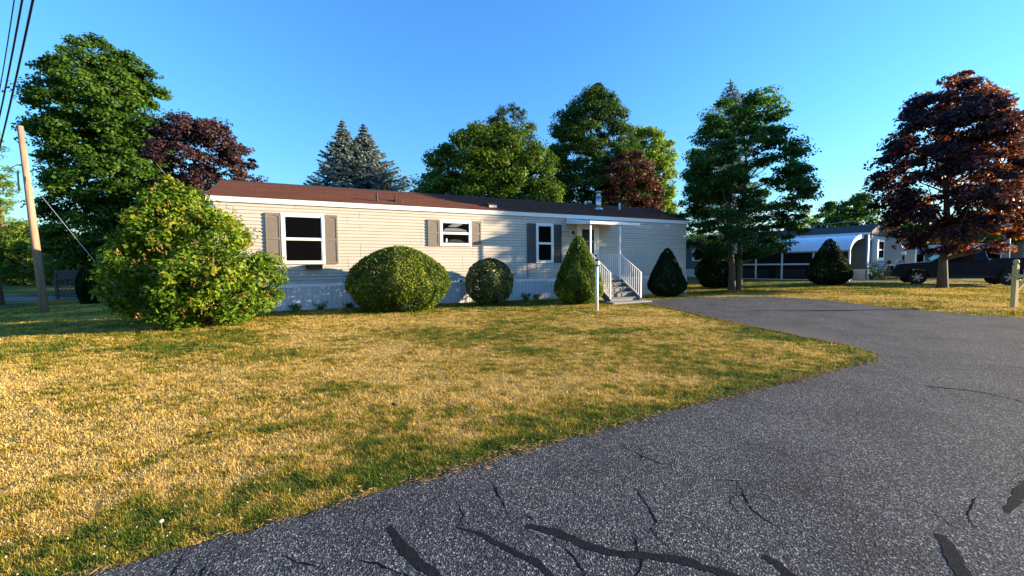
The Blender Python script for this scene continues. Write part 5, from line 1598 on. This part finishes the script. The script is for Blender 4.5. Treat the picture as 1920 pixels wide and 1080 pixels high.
for k, (lx, off, h, lab) in enumerate([(2.55, .14, .22, 'small dark weed against the skirting under the big window'), (3.35, .12, .16, 'low weed by the skirting left of the widest shrub'), (9.4, .15, .25, 'weed with drooping leaves by the skirting under the third window'), (9.85, .13, .18, 'low spreading weed between the third window and cone shrub'), (1.9, .14, .18, 'low weed by the skirting close to the lilac')]):
    q = hpt(lx, off)
    weed(lab, q[0], q[1], 60, h, 70 + k, spread=.16)
weed('tall grassy clump at the corner of the blue home', 24.6, 27.6, 420, 1.0, 80, spread=.75)
weed('yellow green clump beside the white domed mailbox', 25.3, 27.7, 300, .7, 81, spread=.6)

# ------------------------------------------------------------------ grass
CLEAR = [(-8.1, 11.12, 17.55, 4.0)]


def on_lawn(x, y):
    k = ~in_poly(x, y, SIMPLE_POLY)
    lx = (x - HA[0]) * HD[0] + (y - HA[1]) * HD[1]
    of = (x - HA[0]) * HN[0] + (y - HA[1]) * HN[1]
    k &= ~((lx > -.05) & (lx < HLEN + .05) & (of < .03) & (of > -4))
    k &= ~((lx > PX0 - .15) & (lx < PX1 + .35) & (of > 0) & (of < 3.25))
    return k


def grass(name, label, xr, yr, dens_at, dmax, seed, near, wscale=1.0):
    r = np.random.default_rng(seed)
    n = int(dmax * (xr[1] - xr[0]) * (yr[1] - yr[0]))
    x = r.uniform(*xr, n); y = r.uniform(*yr, n)
    cull = (np.abs(x) < 1.36 * y + .6)
    x, y = x[cull], y[cull]
    k = r.random(len(x)) < dens_at(x, y) / dmax
    x, y = x[k], y[k]
    k = on_lawn(x, y)
    x, y = x[k], y[k]
    # uneven turf: thinner in bare straw patches
    th_ = .45 * fbm(x * 2.6 + 5, y * 2.6 + 2, 2) + .55 * fbm(x * 9 + 15, y * 9 + 12, 2)
    k = r.random(len(x)) < np.clip(.5 + (th_ - .38) * 2.2, .18, 1)
    x, y = x[k], y[k]
    n = len(x)
    z = ground(x, y)
    dry = np.clip(dryness(x, y) + r.normal(0, .13, n), 0, 1)
    tall = np.clip(1.15 - .5 * dry, .6, 1.2)
    clump = fbm(x * 9 + 3, y * 9 + 8, 2)
    h = .024 * tall * np.clip(r.normal(1, .35, n), .35, 2.2) * (.4 + 1.4 * clump ** 1.3)
    dist = np.hypot(x, y)
    wdt = np.maximum(.0026, .00085 * dist) * wscale * r.uniform(.7, 1.3, n)
    h = np.maximum(h, .012) * (1 + .02 * dist)
    a = r.random(n) * 2 * np.pi
    lean = r.uniform(.4, 2.1, n)
    dx, dy = np.cos(a), np.sin(a)
    px, py = -dy, dx
    b0 = np.stack([x + px * wdt / 2, y + py * wdt / 2, z - .004], 1)
    b1 = np.stack([x - px * wdt / 2, y - py * wdt / 2, z - .004], 1)
    tip = np.stack([x + dx * h * lean, y + dy * h * lean, z + h * np.maximum(1.25 - .5 * lean, .25)], 1)
    if near:
        mx_, my_ = x + dx * h * lean * .38, y + dy * h * lean * .38
        mz_ = z + h * np.maximum(1.25 - .5 * lean, .35) * .68
        m0 = np.stack([mx_ + px * wdt * .42, my_ + py * wdt * .42, mz_], 1)
        m1 = np.stack([mx_ - px * wdt * .42, my_ - py * wdt * .42, mz_], 1)
        V = np.stack([b0, b1, m1, m0, tip], 1).reshape(-1, 3)
        i = np.arange(n)[:, None] * 5
        F = np.concatenate([i + np.array([[0, 1, 2]]), i + np.array([[0, 2, 3]]), i + np.array([[3, 2, 4]])])
        t = np.repeat(dry, 5)
    else:
        V = np.stack([b0, b1, tip], 1).reshape(-1, 3)
        F = np.arange(3 * n).reshape(n, 3)
        t = np.repeat(dry, 3)
    o = np_mesh(name, V, F, L['grass'], tint=t)
    return tag(o, label, kind='stuff')


grass('grass', 'short dry grass blades of the near lawn', (-6.5, 5.8), (1.0, 4.6), lambda x, y: np.minimum(52000, 230000 / (y * y)), 52000, 90, True)
grass('grass', 'short dry grass blades of the middle lawn', (-13, 6.0), (4.6, 9.0), lambda x, y: 250000 / (y * y), 11800, 91, False, 1.15)
grass('grass', 'short grass blades of the lawn before the home', (-20, 8), (9.0, 18), lambda x, y: 250000 / (y * y), 3100, 92, False, 1.25)
grass('grass', 'short grass blades across the driveway', (8, 32), (8.5, 24), lambda x, y: 260000 / (y * y) * (x > 8), 3400, 93, False, 1.3)

# straw thatch and soil crumbs along the edge of the road
r = np.random.default_rng(95)
Ex = EDGE_NEAR[(EDGE_NEAR[:, 1] > .6)]
n = 15000
i = r.integers(0, len(Ex) - 1, n)
t_ = r.random((n, 1))
Pn = Ex[i] * (1 - t_) + Ex[i + 1] * t_
dd = unit(Ex[i + 1] - Ex[i])
patch = fbm(Pn[:, 0] * 2.2 + 3, Pn[:, 1] * 2.2, 3)
nn = np.stack([-dd[:, 1], dd[:, 0]], 1)
Pn = Pn + nn * (r.normal(.008, .017 + .028 * (patch[:, None] > .52), (n, 1)))
k = r.random(n) < np.clip((patch - .28) * 3, .1, 1)
Pn, dd = Pn[k], dd[k]
n = len(Pn)
P = np.column_stack([Pn, ground(Pn[:, 0], Pn[:, 1]) + r.uniform(.008, .026, n)])
D = np.column_stack([dd + r.normal(0, .55, (n, 2)), r.normal(0, .12, n)])
V, F = leaf_quads(P, unit(np.column_stack([r.normal(0, .35, (n, 2)), np.ones(n)])), r.uniform(.015, .055, n), .13, r, dirs=D, fold=.03)
tag(np_mesh('straw_thatch', V, F, L['thatch'], tint=np.repeat(r.random(n), 4)), 'dry straw thatch lying along the road edge', kind='stuff')

# clover flowers, dandelions, dropped leaves
r = np.random.default_rng(96)
fl = MB()
cnt = 0
while cnt < 170:
    q = r.random()
    if q < .5:
        x, y = r.uniform(-3.4, -1.5), r.uniform(1.7, 3.0)
    else:
        k = r.integers(0, len(EDGE_NEAR) - 1)
        x, y = EDGE_NEAR[k] + np.array([-.42, .9]) * abs(r.normal(0.05, .22))
    if not on_lawn(np.array([x]), np.array([y]))[0]: continue
    if dryness(np.array([x]), np.array([y]))[0] > .5: continue
    s = r.uniform(.003, .0062)
    z = gz(x, y) + r.uniform(.03, .055)
    fl.poly([(x + s, y, z), (x, y + s, z), (x - s, y, z), (x, y - s, z), (x, y, z + s), (x, y, z - s)], [(0, 1, 4), (1, 2, 4), (2, 3, 4), (3, 0, 4), (1, 0, 5), (2, 1, 5), (3, 2, 5), (0, 3, 5)])
    cnt += 1
tag(fl.build('clover_flowers', M['flower']), 'tiny white clover flowers scattered in the green road verge', kind='stuff')
for x, y, h, lab in ((-1.88, 2.10, .10, 'dandelion gone to seed on a dry stalk by the road edge'),):
    t = thing('dandelion', lab, 'flower', (x, y, gz(x, y)))
    MB().tube([(0, 0, -.01), (-.004, 0, h * .5), (-.008, 0, h)], [.0022, .0018, .0015], 5).build('stem', M['stem'], t)
    MB().lathe([(.002, -.004), (.010, -.001), (.013, .005), (.011, .009), (.004, .013)], (-.008, 0, h), 9).build('head', M['flower'], t, True)
for x, y, a, lab in ((-2.55, 3.35, .4, 'curled dark dead leaf lying on the straw lawn'), (-2.45, 4.3, 1.3, 'second dead leaf farther up the straw lawn'), (-1.2, 4.0, 2.2, 'dead leaf in the middle of the near lawn')):
    MBl = MB()
    s = .038
    MBl.poly([(-s, 0, .035), (-s * .3, s * .5, .045), (s * .5, s * .45, .04), (s * 1.1, 0, .05), (s * .5, -s * .4, .05), (-s * .3, -s * .5, .04), (0, 0, .03)], [(0, 6, 1), (1, 6, 2), (2, 6, 3), (3, 6, 4), (4, 6, 5), (5, 6, 0)])
    o = MBl.build('dead_leaf', M['dead_leaf'])
    o.location = (x, y, gz(x, y)); o.rotation_euler = (0, 0, a)
    tag(o, lab, 'leaf')
